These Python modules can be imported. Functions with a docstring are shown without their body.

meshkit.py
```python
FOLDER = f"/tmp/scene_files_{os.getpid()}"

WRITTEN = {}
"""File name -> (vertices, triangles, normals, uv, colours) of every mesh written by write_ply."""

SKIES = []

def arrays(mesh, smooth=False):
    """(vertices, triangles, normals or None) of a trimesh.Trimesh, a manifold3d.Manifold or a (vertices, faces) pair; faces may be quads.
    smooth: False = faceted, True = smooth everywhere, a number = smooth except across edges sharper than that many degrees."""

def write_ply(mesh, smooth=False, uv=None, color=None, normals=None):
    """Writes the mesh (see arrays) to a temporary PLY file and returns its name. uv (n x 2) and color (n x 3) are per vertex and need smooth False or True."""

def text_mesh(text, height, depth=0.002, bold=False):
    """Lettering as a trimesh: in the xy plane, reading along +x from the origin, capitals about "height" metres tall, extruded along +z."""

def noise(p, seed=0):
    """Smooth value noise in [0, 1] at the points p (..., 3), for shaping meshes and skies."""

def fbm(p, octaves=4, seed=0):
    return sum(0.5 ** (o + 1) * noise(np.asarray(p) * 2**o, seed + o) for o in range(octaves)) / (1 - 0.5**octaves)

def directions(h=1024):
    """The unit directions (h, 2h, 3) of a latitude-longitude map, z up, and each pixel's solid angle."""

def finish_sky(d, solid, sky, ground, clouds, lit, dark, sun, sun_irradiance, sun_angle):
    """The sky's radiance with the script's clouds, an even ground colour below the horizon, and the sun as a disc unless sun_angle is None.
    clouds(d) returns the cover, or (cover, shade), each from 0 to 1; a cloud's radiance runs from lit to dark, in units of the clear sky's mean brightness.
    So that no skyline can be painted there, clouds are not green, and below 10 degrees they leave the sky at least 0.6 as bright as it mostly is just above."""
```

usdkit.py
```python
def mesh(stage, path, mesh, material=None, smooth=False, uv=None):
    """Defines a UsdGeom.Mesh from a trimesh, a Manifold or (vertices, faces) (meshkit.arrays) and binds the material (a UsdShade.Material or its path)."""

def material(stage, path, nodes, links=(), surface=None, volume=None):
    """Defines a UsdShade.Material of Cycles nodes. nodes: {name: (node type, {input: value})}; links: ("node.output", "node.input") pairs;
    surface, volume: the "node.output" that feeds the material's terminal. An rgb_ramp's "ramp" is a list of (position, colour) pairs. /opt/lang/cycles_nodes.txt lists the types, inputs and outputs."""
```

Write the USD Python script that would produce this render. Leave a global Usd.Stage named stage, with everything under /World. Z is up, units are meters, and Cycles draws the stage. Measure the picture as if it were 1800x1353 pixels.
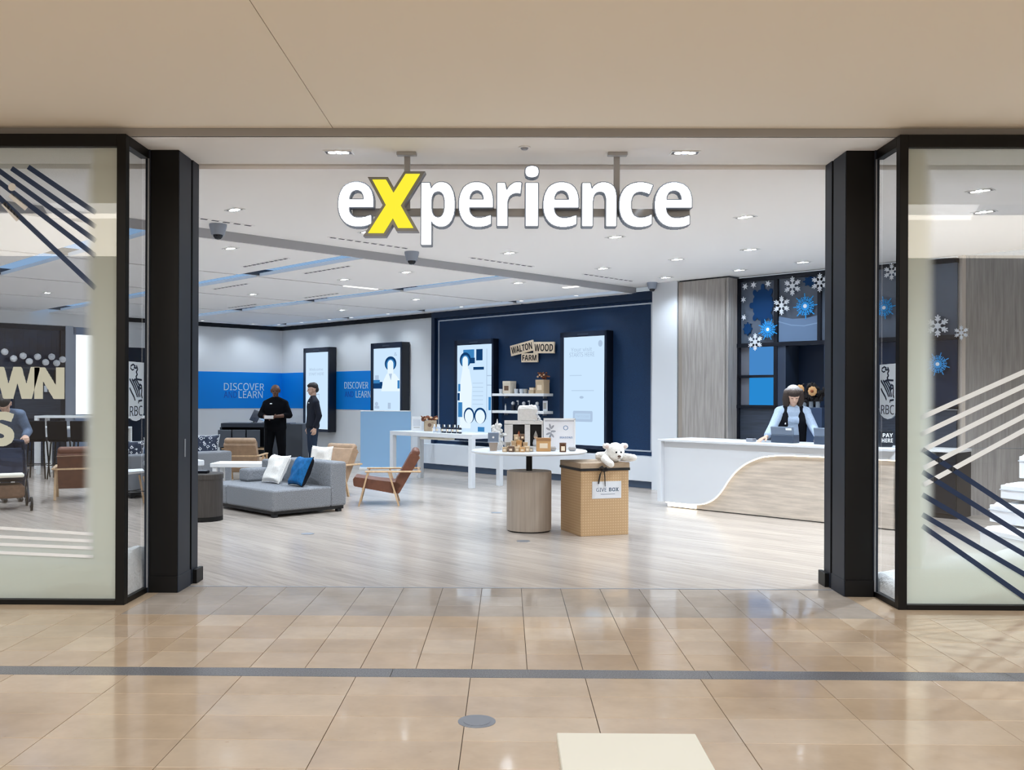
import glob, math, random
import numpy as np
import trimesh, manifold3d
import shapely.geometry as sg
from shapely import affinity, union_all, box as sbox
from pxr import Usd, UsdGeom, UsdLux, UsdShade, Gf, Sdf
import usdkit, meshkit

stage = Usd.Stage.CreateInMemory()
UsdGeom.SetStageUpAxis(stage, 'Z')
UsdGeom.SetStageMetersPerUnit(stage, 1.0)
UsdGeom.Xform.Define(stage, '/World')
RNG = random.Random(7)
NP = np.random.default_rng(7)

# ---------------------------------------------------------------- camera
PSI, RHO = .0103, .0038
_a = np.array([-math.sin(PSI), math.cos(PSI), 0.]); _r = np.array([math.cos(PSI), math.sin(PSI), 0.]); _u = np.array([0, 0, 1.])
_R = _r * math.cos(RHO) + _u * math.sin(RHO); _U = _u * math.cos(RHO) - _r * math.sin(RHO)
cam = UsdGeom.Camera.Define(stage, '/World/camera')
M = np.eye(4); M[0, :3] = _R; M[1, :3] = _U; M[2, :3] = -_a; M[3, :3] = (0, 0, 1.5)
cam.AddTransformOp().Set(Gf.Matrix4d(*M.ravel().tolist()))
cam.CreateHorizontalApertureAttr(36.0); cam.CreateVerticalApertureAttr(36.0 * 1353 / 1800)
cam.CreateFocalLengthAttr(1640 * 36 / 1800)
cam.CreateHorizontalApertureOffsetAttr(25.5 * 36 / 1800); cam.CreateVerticalApertureOffsetAttr(19.5 * 36 / 1800)
cam.CreateClippingRangeAttr(Gf.Vec2f(.05, 200))
cam.CreateExposureAttr(0.0)

# ---------------------------------------------------------------- light
COOL = (.80, .905, 1.0); WARM = (1.0, .86, .70)
DOWN_POWER = 15.0
WASH_POWER = 22.0
MALL_POWER = 14.0
CUTOFF = 71.0; SPOT_GAIN = 7.8
def disk(name, p, r, power, color, rx=0., rz=0., kind='disk', size=None):
    L = (UsdLux.RectLight if kind == 'rect' else UsdLux.SphereLight).Define(stage, '/World/lighting/' + name)
    x = UsdGeom.Xformable(L.GetPrim()); x.AddTranslateOp().Set(Gf.Vec3d(*map(float, p)))
    if rz: x.AddRotateZOp().Set(rz)
    if rx: x.AddRotateXOp().Set(rx)
    if kind == 'rect':
        L.CreateWidthAttr(size[0]); L.CreateHeightAttr(size[1])
    else:
        L.CreateRadiusAttr(.038); power *= SPOT_GAIN * (r / .10) ** 2
        sh = UsdLux.ShapingAPI.Apply(L.GetPrim()); sh.CreateShapingConeAngleAttr(CUTOFF); sh.CreateShapingConeSoftnessAttr(.8)   # recessed lamps do not glare sideways
    L.CreateIntensityAttr(power); L.CreateColorAttr(Gf.Vec3f(*color))
    return L
UsdGeom.Scope.Define(stage, '/World/lighting')
# mall light: unseen panel added behind the camera, tilted to brighten the shopfront
disk('mall_fill_panel', (0, -4.0, 7.2), 0, 3.0, (1.0, .965, .925), kind='rect', size=(20, 7), rx=32)
dome = UsdLux.DomeLight.Define(stage, '/World/lighting/sky'); dome.CreateIntensityAttr(.12); dome.CreateColorAttr(Gf.Vec3f(.8, .9, 1))

# ---------------------------------------------------------------- helpers
def lin(c):
    if isinstance(c, str): c = [int(c[i:i + 2], 16) for i in (1, 3, 5)]
    c = np.asarray(c, float) / 255
    return tuple(np.where(c < .04045, c / 12.92, ((c + .055) / 1.055) ** 2.4))

_mats = {}
def mat(name, rgb, rough=.5, metal=0., spec=.5, noise=None, bump=None, trans=0., emis=None, stretch=None, rot=0., coat=0., mix=.15, sheen=0.):
    """Principled material. noise = scale, mix = how far the tone swings; stretch = scale per axis after turning by rot about z; bump = (scale, distance)."""
    if name in _mats: return _mats[name]
    rgb = lin(rgb)
    n = {'p': ('principled_bsdf', {'base_color': rgb, 'roughness': rough, 'metallic': metal, 'specular_ior_level': spec, 'coat_weight': coat, 'coat_roughness': .05})}
    l = []
    if trans: n['p'][1]['transmission_weight'] = trans
    if sheen: n['p'][1]['sheen_weight'] = sheen
    if emis:
        n['p'][1]['emission_color'] = lin(emis[0]); n['p'][1]['emission_strength'] = emis[1]
    src = 'tc.object'
    if noise or bump: n['tc'] = ('texture_coordinate', {})
    if stretch:
        n['rt'] = ('vector_rotate', {'rotate_type': 'z_axis', 'angle': rot}); n['mp'] = ('mapping', {'scale': stretch})
        l += [('tc.object', 'rt.vector'), ('rt.vector', 'mp.vector')]; src = 'mp.vector'
    if noise:
        n['nz'] = ('noise_texture', {'scale': noise, 'detail': 5., 'roughness': .6})
        lo = tuple(max(0, c * (1 - mix)) for c in rgb); hi = tuple(min(1, c * (1 + mix)) for c in rgb)
        n['rp'] = ('rgb_ramp', {'ramp': [(.3, lo), (.7, hi)]})
        l += [(src, 'nz.vector'), ('nz.fac', 'rp.fac'), ('rp.color', 'p.base_color')]
    if bump:
        n['bn'] = ('noise_texture', {'scale': bump[0], 'detail': 3.}); n['bp'] = ('bump', {'distance': bump[1], 'strength': 1.})
        l += [(src, 'bn.vector'), ('bn.fac', 'bp.height'), ('bp.normal', 'p.normal')]
    _mats[name] = usdkit.material(stage, '/World/Looks/' + name, n, l, surface='p.BSDF')
    return _mats[name]

def emit(name, rgb, s):
    if name not in _mats:
        _mats[name] = usdkit.material(stage, '/World/Looks/' + name, {'e': ('emission', {'color': lin(rgb), 'strength': s})}, [], surface='e.emission')
    return _mats[name]

_names = {}
def _fresh(parent, name):
    k = _names.get((parent, name), 0); _names[(parent, name)] = k + 1
    return f'{parent}/{name}' + (f'_{k:03d}' if k else '')
def tag(p, label=None, cat=None, group=None, kind=None):
    for k, v in (('label', label), ('category', cat), ('group', group), ('kind', kind)):
        if v: p.SetCustomDataByKey(k, v)
    return p
def thing(name, label, cat, loc=(0, 0, 0), rz=0., group=None, kind=None, scale=None):
    x = UsdGeom.Xform.Define(stage, _fresh('/World', name))
    x.AddTranslateOp().Set(Gf.Vec3d(*map(float, loc)))
    if rz: x.AddRotateZOp().Set(float(rz))
    if scale: x.AddScaleOp().Set(Gf.Vec3f(*scale))
    return tag(x.GetPrim(), label, cat, group, kind)
def part(parent, name, mesh, m, smooth=30, label=None, kind=None):
    if isinstance(mesh, list): mesh = join(*mesh)
    p = usdkit.mesh(stage, _fresh(str(parent.GetPath()), name), mesh, m, smooth=smooth).GetPrim()
    return tag(p, label, None, None, kind)
def solo(name, mesh, m, label, cat, group=None, smooth=30, kind=None):
    if isinstance(mesh, list): mesh = join(*mesh)
    return tag(usdkit.mesh(stage, _fresh('/World', name), mesh, m, smooth=smooth).GetPrim(), label, cat, group, kind)
def struct(name, mesh, m, label=None, smooth=30):
    return solo(name, mesh, m, label, None, None, smooth, 'structure')
def sgroup(name, label=None):
    return thing(name, label, None, kind='structure')
def dup(root, label, loc, rz=0., group=None):
    was = root.GetCustomData()
    r = thing(root.GetName().split('_0')[0], label, was['category'], loc, rz, group or was.get('group'))
    r.GetReferences().AddInternalReference(root.GetPath())
    r.SetInstanceable(True)
    return r

def join(*ms): return trimesh.util.concatenate([m for m in ms if m is not None])
def T(x, y, z): return trimesh.transformations.translation_matrix((x, y, z))
def RX(d): return trimesh.transformations.rotation_matrix(math.radians(d), (1, 0, 0))
def RY(d): return trimesh.transformations.rotation_matrix(math.radians(d), (0, 1, 0))
def RZ(d): return trimesh.transformations.rotation_matrix(math.radians(d), (0, 0, 1))
def xf(m, *Ts):
    m = m.copy()
    for t in Ts: m.apply_transform(t)
    return m
def bx(x0, y0, z0, x1, y1, z1, c=0.):
    """A box between two corners, its edges chamfered by c."""
    s = np.array([abs(x1 - x0), abs(y1 - y0), abs(z1 - z0)]); o = np.array([x0 + x1, y0 + y1, z0 + z1]) / 2
    if c <= 0:
        return trimesh.creation.box(s, T(*o))
    c = min(c, s.min() * .45); P = []
    for sx in (-1, 1):
        for sy in (-1, 1):
            for sz in (-1, 1):
                h = s / 2 * (sx, sy, sz)
                for k in range(3):
                    q = h.copy()
                    for j in range(3):
                        if j != k: q[j] -= c * np.sign(q[j])
                    P.append(q + o)
    return trimesh.convex.convex_hull(np.array(P))
def soft(x0, y0, z0, x1, y1, z1, r, n=8):
    """A box rounded like upholstery: the hull of balls at its corners."""
    b = trimesh.creation.icosphere(2 if n > 6 else 1, r)
    P = [b.vertices + (x, y, z) for x in (x0 + r, x1 - r) for y in (y0 + r, y1 - r) for z in (z0 + r, z1 - r)]
    return trimesh.convex.convex_hull(np.vstack(P))
def cyl(r, z0, z1, x=0, y=0, n=32, r2=None):
    a = np.arange(n) * 2 * np.pi / n; r2 = r if r2 is None else r2
    P = np.vstack([np.c_[r * np.cos(a) + x, r * np.sin(a) + y, np.full(n, z0)], np.c_[r2 * np.cos(a) + x, r2 * np.sin(a) + y, np.full(n, z1)]])
    return trimesh.convex.convex_hull(P)
def lathe(prof, n=32, x=0, y=0):
    m = trimesh.creation.revolve(np.array(prof, float), sections=n); m.apply_translation((x, y, 0)); return m
def ball(r, c=(0, 0, 0), s=(1, 1, 1), sub=2):
    m = trimesh.creation.icosphere(sub, r); m.apply_scale(s); m.apply_translation(c); return m
def tube(pts, r, n=10):
    p = np.asarray(pts, float); t = np.gradient(p, axis=0); t /= np.linalg.norm(t, axis=1, keepdims=True)
    a = np.cross(t, np.where(np.abs(t[:, 2:]) < .9, [0, 0, 1.], [1., 0, 0])); a /= np.linalg.norm(a, axis=1, keepdims=True); b = np.cross(t, a)
    g = np.arange(n) * 2 * np.pi / n; R = np.broadcast_to(r, len(p))[:, None, None]
    v = (p[:, None] + R * (np.cos(g)[None, :, None] * a[:, None] + np.sin(g)[None, :, None] * b[:, None])).reshape(-1, 3)
    f = []
    for i in range(len(p) - 1):
        for j in range(n):
            q = [i * n + j, i * n + (j + 1) % n, (i + 1) * n + (j + 1) % n, (i + 1) * n + j]
            f += [[q[0], q[1], q[2]], [q[0], q[2], q[3]]]
    k = len(v); v = np.vstack([v, p[0], p[-1]])
    for j in range(n):
        f += [[k, (j + 1) % n, j], [k + 1, (len(p) - 1) * n + j, (len(p) - 1) * n + (j + 1) % n]]
    m = trimesh.Trimesh(v, f, process=False); m.fix_normals(); return m
def bar(p, q, w, d=None, n=0):
    """A straight bar from p to q, rectangular w x d (n=0) or round of radius w."""
    p, q = np.asarray(p, float), np.asarray(q, float)
    if n: return tube([p, (p + q) / 2, q], w, n)
    t = (q - p) / np.linalg.norm(q - p); a = np.cross(t, [0, 0, 1.] if abs(t[2]) < .99 else [0, 1., 0]); a /= np.linalg.norm(a); b = np.cross(a, t); d = w if d is None else d
    P = [e + sa * a * w / 2 + sb * b * d / 2 for e in (p, q) for sa in (-1, 1) for sb in (-1, 1)]
    return trimesh.convex.convex_hull(np.array(P))
def ext(poly, h):
    gs = [g for g in getattr(poly, 'geoms', [poly]) if g.area > 1e-9]
    return join(*[trimesh.creation.extrude_polygon(g, h, engine='earcut') for g in gs])
def onto(m, o, xd, yd):
    """Lays a mesh drawn in the xy plane at o with its x along xd and its y along yd."""
    xd = np.asarray(xd, float); yd = np.asarray(yd, float); A = np.eye(4)
    A[:3, 0] = xd / np.linalg.norm(xd); A[:3, 1] = yd / np.linalg.norm(yd); A[:3, 2] = np.cross(A[:3, 0], A[:3, 1]); A[:3, 3] = o
    return xf(m, A)
S2 = 2 ** .5
UD = np.array([1, 1, 0]) / S2; VD = np.array([-1, 1, 0]) / S2; ZD = np.array([0, 0, 1.])
def W(u, v, z=0.): return UD * u + VD * v + ZD * z       # the store is laid out at 45 degrees to its front
def uvbox(u0, v0, z0, u1, v1, z1, c=0.): return xf(bx(u0, v0, z0, u1, v1, z1, c), RZ(45))
def onR(m, v, z, u): return onto(m, W(u, v, z), -VD, ZD)   # drawn in xy, laid on the wall that faces -u
def onL(m, u, z, v): return onto(m, W(u, v, z), UD, ZD)    # on the wall that faces -v
def onF(m, x, z, y): return onto(m, (x, y, z), (1, 0, 0), ZD)   # facing the mall

_FONT = {}
def font(bold, size):
    from PIL import ImageFont
    if (bold, size) not in _FONT:
        base = glob.glob('/opt/blender-*/*/datafiles/fonts/')[0]
        try:
            f = ImageFont.truetype(glob.glob(base + 'NotoSansKhmer-VariableFont*')[0], size); f.set_variation_by_axes([700 if bold else 420, 100])
        except Exception:
            f = ImageFont.truetype(base + 'Inter.woff2', size)
        _FONT[(bold, size)] = f
    return _FONT[(bold, size)]
def text_shape(text, h, bold=True, size=96, sx=1.0):
    """Lettering as a polygon, its capitals h tall, from the origin along +x."""
    from PIL import Image, ImageDraw
    f = font(bold, size); x0, y0, x1, y1 = f.getbbox(text, anchor='ls')
    im = Image.new('L', (x1 - x0 + 8, y1 - y0 + 8)); ImageDraw.Draw(im).text((4 - x0, 4 - y0), text, 255, f, anchor='ls')
    on = np.pad(np.asarray(im) > 127, ((0, 0), (1, 1))).astype(np.int8)
    r, s = np.nonzero(np.diff(on, axis=1) == 1); e = np.nonzero(np.diff(on, axis=1) == -1)[1]
    g = union_all(sbox(s, -r - 1, e, -r)).buffer(.8).buffer(-.8).simplify(.6)
    k = h / (size * .714)
    return affinity.affine_transform(g, [k * sx, 0, 0, k, (x0 - 4) * k * sx, (4 - y0) * k])

# ---------------------------------------------------------------- materials
black = mat('black_metal', (9, 9, 11), .45, 0., .28)
sidebl = mat('dark_anodised', (34, 42, 56), .5, .2, .4)
white = mat('white_paint', (238, 240, 242), .55, 0, .3)
ceilw = mat('ceiling_paint', (250, 250, 251), .8, 0, .2)
mallc = mat('mall_ceiling_paint', (238, 232, 221), .85, 0, .15)
soffm = mat('soffit_paint', (236, 236, 236), .8, 0, .2)
grey = mat('grey_metal', (150, 155, 165), .4, .5, .5)
slotm = mat('slot_dark', (70, 74, 82), .7)
navy = mat('navy_wallcovering', (12, 47, 84), .55, 0, .4, noise=90., mix=.25, bump=(140., .002))
navyp = mat('navy_plain', (10, 36, 66), .45, 0, .45)
bluep = mat('blue_band', (0, 142, 240), .5, 0, .3)
whitec = mat('white_laminate', (212, 217, 224), .4, 0, .35)
wood_pale = mat('pale_wood', (160, 156, 153), .5, 0, .4, noise=2.2, stretch=(14, 14, .8), mix=.22, rot=math.radians(-45))
wood_wave = mat('wave_wood', (198, 187, 175), .45, 0, .4, noise=2.0, stretch=(1.2, 1.2, 14), mix=.2)
darkwood = mat('dark_wood', (52, 60, 74), .5, 0, .4, noise=2.0, stretch=(1.2, 1.2, 22), mix=.3)
oak = mat('oak', (196, 165, 130), .45, 0, .4, noise=3., stretch=(10, 10, 1.5), mix=.15)
leather = mat('brown_leather', (104, 62, 44), .42, 0, .5, noise=12., mix=.18, bump=(160., .0012))
tanl = mat('tan_leather', (160, 132, 106), .45, 0, .5, noise=12., mix=.15, bump=(160., .0012))
fabric = mat('grey_fabric', (134, 137, 143), .95, 0, .15, noise=110., mix=.45, bump=(240., .004))
fabric_l = mat('pale_fabric', (214, 218, 224), .9, 0, .2, noise=120., mix=.1, bump=(220., .002))
plush = mat('white_plush', (240, 238, 234), .95, 0, .1, noise=70., mix=.08, bump=(120., .006))
teal = mat('teal_velvet', (8, 92, 150), .6, 0, .25, noise=30., mix=.3)
darkcloth = mat('dark_cloth', (14, 16, 24), .85, 0, .2)
jeans = mat('navy_trousers', (22, 40, 62), .85, 0, .2)
snow = mat('fake_snow', (246, 249, 252), .9, 0, .2, noise=14., mix=.04, bump=(40., .01))
cream = mat('cream_laminate', (240, 236, 222), .5, 0, .3)
kraft = mat('kraft_card', (196, 160, 116), .75, 0, .2, noise=60., mix=.08)
drumw = mat('taupe_drum', (172, 161, 150), .6, 0, .3, noise=1.6, stretch=(16, 16, .6), mix=.14)
darkdrum = mat('brown_black_drum', (64, 60, 58), .5, 0, .35, noise=3., stretch=(16, 16, .8), mix=.2)
screenw = emit('screen_white', (206, 232, 255), 1.0)
screenb = emit('screen_blue', (60, 130, 190), 1.0)
screend = emit('screen_navy', (20, 62, 110), 1.0)
screeng = emit('screen_grey', (176, 198, 224), 1.0)
screenp = emit('screen_pale', (228, 243, 255), 1.05)
lampm = emit('lamp_lens', (255, 252, 246), 1.8)
ledm = emit('led_strip', (255, 244, 222), 2.2)
signw = emit('sign_white', (255, 255, 255), 1.35)
signy = emit('sign_yellow', (250, 236, 60), 1.05)

def glass_mat(name, tint=(1, 1, 1), ior=1.45, rough=0.0):
    # Schlick's law from the facing angle: the same from both sides of the pane
    return usdkit.material(stage, '/World/Looks/' + name, {'t': ('transparent_bsdf', {'color': tint}), 'g': ('glossy_bsdf', {'color': (1, 1, 1), 'roughness': rough}), 'f': ('layer_weight', {'blend': .5}), 'w': ('math', {'math_type': 'power', 'value2': 5.}), 'a': ('math', {'math_type': 'multiply_add', 'value2': .9, 'value3': .045}), 'm': ('mix_closure', {})},
        [('f.facing', 'w.value1'), ('w.value', 'a.value1'), ('a.value', 'm.fac'), ('t.BSDF', 'm.closure1'), ('g.BSDF', 'm.closure2')], surface='m.closure')
glass = glass_mat('window_glass')

# mall limestone tiles: four batches, mottled and pitted, and two greyed for the reflected store
def stone(i, rgb, spec=.6, rough=(.06, .14)):
    rgb = lin(rgb)
    return usdkit.material(stage, f'/World/Looks/limestone_{i}', {
        'tc': ('geometry', {}), 'n1': ('noise_texture', {'scale': 2.6, 'detail': 6., 'roughness': .62}), 'mp': ('mapping', {'scale': (9, 22, 9)}),
        'n2': ('noise_texture', {'scale': 1.6, 'detail': 4., 'roughness': .7}), 'r1': ('rgb_ramp', {'ramp': [(.3, tuple(c * .88 for c in rgb)), (.7, tuple(min(1, c * 1.1) for c in rgb))]}),
        'r2': ('rgb_ramp', {'ramp': [(0, (.45, .36, .28)), (.27, (.7, .62, .54)), (.33, (1, 1, 1)), (1, (1, 1, 1))]}),
        'mx': ('mix_color', {'blend_type': 'multiply', 'fac': .7}), 'p': ('principled_bsdf', {'roughness': .16, 'specular_ior_level': spec}),
        'n3': ('noise_texture', {'scale': 5., 'detail': 3.}), 'rr': ('map_range', {'from_min': .3, 'from_max': .7, 'to_min': rough[0], 'to_max': rough[1]})},
        [('tc.position', 'n1.vector'), ('tc.position', 'mp.vector'), ('mp.vector', 'n2.vector'), ('n1.fac', 'r1.fac'), ('n2.fac', 'r2.fac'), ('r1.color', 'mx.a'), ('r2.color', 'mx.b'), ('mx.result', 'p.base_color'),
         ('tc.position', 'n3.vector'), ('n3.fac', 'rr.value'), ('rr.result', 'p.roughness')], surface='p.BSDF')
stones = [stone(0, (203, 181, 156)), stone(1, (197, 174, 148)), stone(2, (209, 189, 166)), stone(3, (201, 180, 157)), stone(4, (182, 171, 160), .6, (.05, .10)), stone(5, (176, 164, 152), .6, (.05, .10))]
granite = mat('grey_granite', (112, 112, 116), .25, 0, .5, noise=130., mix=.5)
grout = mat('grout', (84, 74, 64), .8)
def plankmat(i, k):
    c = tuple(k * x for x in lin((186, 175, 165)))
    return usdkit.material(stage, f'/World/Looks/floor_plank_{i}', {
        'g': ('geometry', {}), 'rt': ('vector_rotate', {'rotate_type': 'z_axis', 'angle': math.radians(-45), 'center': (i * .37, 0, 0)}), 'mp': ('mapping', {'scale': (16, 1.1, 1)}),
        'n': ('noise_texture', {'scale': 1.3, 'detail': 6., 'roughness': .65, 'distortion': .6}), 'r': ('rgb_ramp', {'ramp': [(.28, tuple(x * .72 for x in c)), (.52, c), (.75, tuple(min(1, x * 1.1) for x in c))]}),
        'p': ('principled_bsdf', {'roughness': .2, 'specular_ior_level': .55})},
        [('g.position', 'rt.vector'), ('rt.vector', 'mp.vector'), ('mp.vector', 'n.vector'), ('n.fac', 'r.fac'), ('r.color', 'p.base_color')], surface='p.BSDF')
planks = [plankmat(i, k) for i, k in enumerate((1.0, .94, 1.05))]

# frosted film that fades from opaque at the pane's edge to nothing: a printed property of the film
def film_mat(name, x_in, x_out, rgb=(226, 232, 226)):
    rgb = lin(rgb)
    return usdkit.material(stage, '/World/Looks/' + name, {
        'g': ('geometry', {}), 's': ('separate_xyz', {}),
        'a': ('map_range', {'range_type': 'smoothstep', 'from_min': x_in, 'from_max': x_out, 'to_min': 0., 'to_max': 1.}),
        'b': ('map_range', {'range_type': 'smoothstep', 'from_min': .60, 'from_max': .20, 'to_min': 0., 'to_max': 1.}),
        'c': ('map_range', {'range_type': 'smoothstep', 'from_min': 2.98, 'from_max': 3.3, 'to_min': 0., 'to_max': .62}),
        'm1': ('math', {'math_type': 'maximum'}), 'm2': ('math', {'math_type': 'maximum'}), 'cl': ('math', {'math_type': 'multiply', 'value2': .97}),
        't': ('transparent_bsdf', {}), 'd': ('diffuse_bsdf', {'color': rgb}), 'l': ('translucent_bsdf', {'color': rgb}), 'dl': ('mix_closure', {'fac': .45}), 'mx': ('mix_closure', {})},
        [('g.position', 's.vector'), ('s.x', 'a.value'), ('s.z', 'b.value'), ('s.z', 'c.value'), ('a.result', 'm1.value1'), ('b.result', 'm1.value2'), ('m1.value', 'm2.value1'), ('c.result', 'm2.value2'),
         ('m2.value', 'cl.value1'), ('cl.value', 'mx.fac'), ('d.BSDF', 'dl.closure1'), ('l.BSDF', 'dl.closure2'), ('t.BSDF', 'mx.closure1'), ('dl.closure', 'mx.closure2')], surface='mx.closure')
film_l = film_mat('film_left', -3.06, -2.93)
film_r = film_mat('film_right', 3.06, 2.92)
def tint(name, rgb, a):
    return usdkit.material(stage, '/World/Looks/' + name, {'t': ('transparent_bsdf', {}), 'p': ('principled_bsdf', {'base_color': lin(rgb), 'roughness': .5}), 'm': ('mix_closure', {'fac': a})},
        [('t.BSDF', 'm.closure1'), ('p.BSDF', 'm.closure2')], surface='m.closure')
def stripe_mat(name, rgb, a, x_in, x_out):
    """Printed stripe that thins out towards the frosted border."""
    return usdkit.material(stage, '/World/Looks/' + name, {'g': ('geometry', {}), 's': ('separate_xyz', {}), 'a': ('map_range', {'range_type': 'smoothstep', 'from_min': x_in, 'from_max': x_out, 'to_min': a, 'to_max': .02}),
        't': ('transparent_bsdf', {}), 'p': ('principled_bsdf', {'base_color': lin(rgb), 'roughness': .5}), 'm': ('mix_closure', {})},
        [('g.position', 's.vector'), ('s.x', 'a.value'), ('a.result', 'm.fac'), ('t.BSDF', 'm.closure1'), ('p.BSDF', 'm.closure2')], surface='m.closure')
stripe_d = {-1: stripe_mat('stripe_navy_left', (20, 52, 98), .84, -3.06, -2.94), 1: stripe_mat('stripe_navy_right', (20, 46, 84), .88, 3.05, 2.93)}
stripe_w = {-1: stripe_mat('stripe_white_left', (246, 250, 255), .92, -3.04, -2.93), 1: stripe_mat('stripe_white_right', (242, 249, 255), .92, 3.02, 2.92)}
letterfilm = mat('letter_film', (206, 212, 200), .7)
# ================================================================ floors
fl = sgroup('floor', 'polished mall floor of beige stone tiles with a grey granite band')
part(fl, 'slab', bx(-7, -9, -.12, 7, 7.29, -.006), grout)
X0 = -.19                                        # a joint of the 61 cm tiles
def tile(x0, y0, x1, y1, g=.0016):
    m = bx(x0 + g, y0 + g, -.03, x1 - g, y1 - g, 0, .0012)
    c = ((x0 + x1) / 2, (y0 + y1) / 2, 0)
    return xf(m, T(-c[0], -c[1], 0), RX(RNG.gauss(0, .045)), RY(RNG.gauss(0, .045)), T(*c))
for r in range(9):
    for k in range(-6, 7):
        x = X0 + k * .612
        part(fl, 'tile', tile(x, 4.972 - .306 * (r + 1), x + .612, 4.972 - .306 * r), stones[RNG.choice([0, 0, 1, 2, 3])], smooth=False)
xs = [-4.1, -2.35, -.62, 1.1, 2.72, 4.2]
for a, b in zip(xs, xs[1:]):
    part(fl, 'granite_strip', bx(a + .001, 4.975, -.03, b - .001, 5.125, 0, .001), granite, smooth=False)
for r in range(4):
    for k in range(-13, 14):
        x = X0 + k * .306
        if abs(x + .15) < 4.0: part(fl, 'tile', tile(x, 5.128 + .306 * r, x + .306, 5.128 + .306 * (r + 1)), stones[RNG.choice([0, 1, 1, 2, 3])], smooth=False)
for r in range(3):
    for k in range(-8, 9):
        x = X0 + k * .306
        if -2.75 < x < 2.6: part(fl, 'tile', tile(x, 6.352 + .312 * r, x + .306, 6.352 + .312 * (r + 1)), stones[RNG.choice([4, 5])], smooth=False)  # threshold tiles: the pale store reflection is put into their greyer stone
part(fl, 'far_paving', join(bx(-15, -9, -.03, 15, 2.218, -.001), bx(-15, 2.2, -.03, -3.87, 7.29, -.001), bx(3.77, 2.2, -.03, 15, 7.29, -.001), bx(-3.87, 6.36, -.03, -2.6395, 7.29, -.001), bx(2.5655, 6.36, -.03, 3.77, 7.29, -.001)), stones[0], smooth=False)
part(fl, 'drain_cover', [cyl(.087, -.02, .002, -.134, 4.30, 40), cyl(.062, .0, .004, -.134, 4.30, 40)], grey, label='round metal floor drain cover')
part(fl, 'threshold_strip', bx(-2.5, 7.282, -.02, 2.57, 7.30, .003), grey)

fs = sgroup('floor', 'pale greige timber plank floor inside the store')
part(fs, 'subfloor', ext(sg.Polygon([(-13, 7.3), (10, 7.3), (10, 12), (3.2, 15.5), (-5.7, 24.5), (-13, 17.5)]), .1).apply_translation((0, 0, -.11)), mat('subfloor', (150, 140, 130), .8))
region = sg.Polygon([(-4.4, 7.302), (4.3, 7.302), (4.3, 11.3), (-4.4, 14.6)])
near_n = 0; far = [[], [], []]
allr = sg.Polygon([(-13, 7.302), (10, 7.302), (10, 12.4), (3.1, 15.3), (-5.7, 24.2), (-13, 17.3)])
PW, PL = .19, 2.1
for i in range(-40, 75):
    u0 = i * PW
    for j in range(-4, 13):
        v0 = j * PL + (i * 7 % 11) / 11 * PL
        q = [W(u0 + .0006, v0 + .0006)[:2], W(u0 + PW - .0006, v0 + .0006)[:2], W(u0 + PW - .0006, v0 + PL - .0006)[:2], W(u0 + .0006, v0 + PL - .0006)[:2]]
        g = sg.Polygon(q).intersection(allr)
        if g.is_empty or g.area < .003: continue
        k = (i * 5 + j * 3) % 3
        m = ext(g, .012).apply_translation((0, 0, -.012))
        if g.intersects(region) and near_n < 295:
            near_n += 1; part(fs, 'plank', m, planks[k], smooth=False)
        else: far[k].append(m)
for k in range(3):
    if far[k]: part(fs, 'far_planks', far[k], planks[k], smooth=False, kind='stuff')
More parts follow.
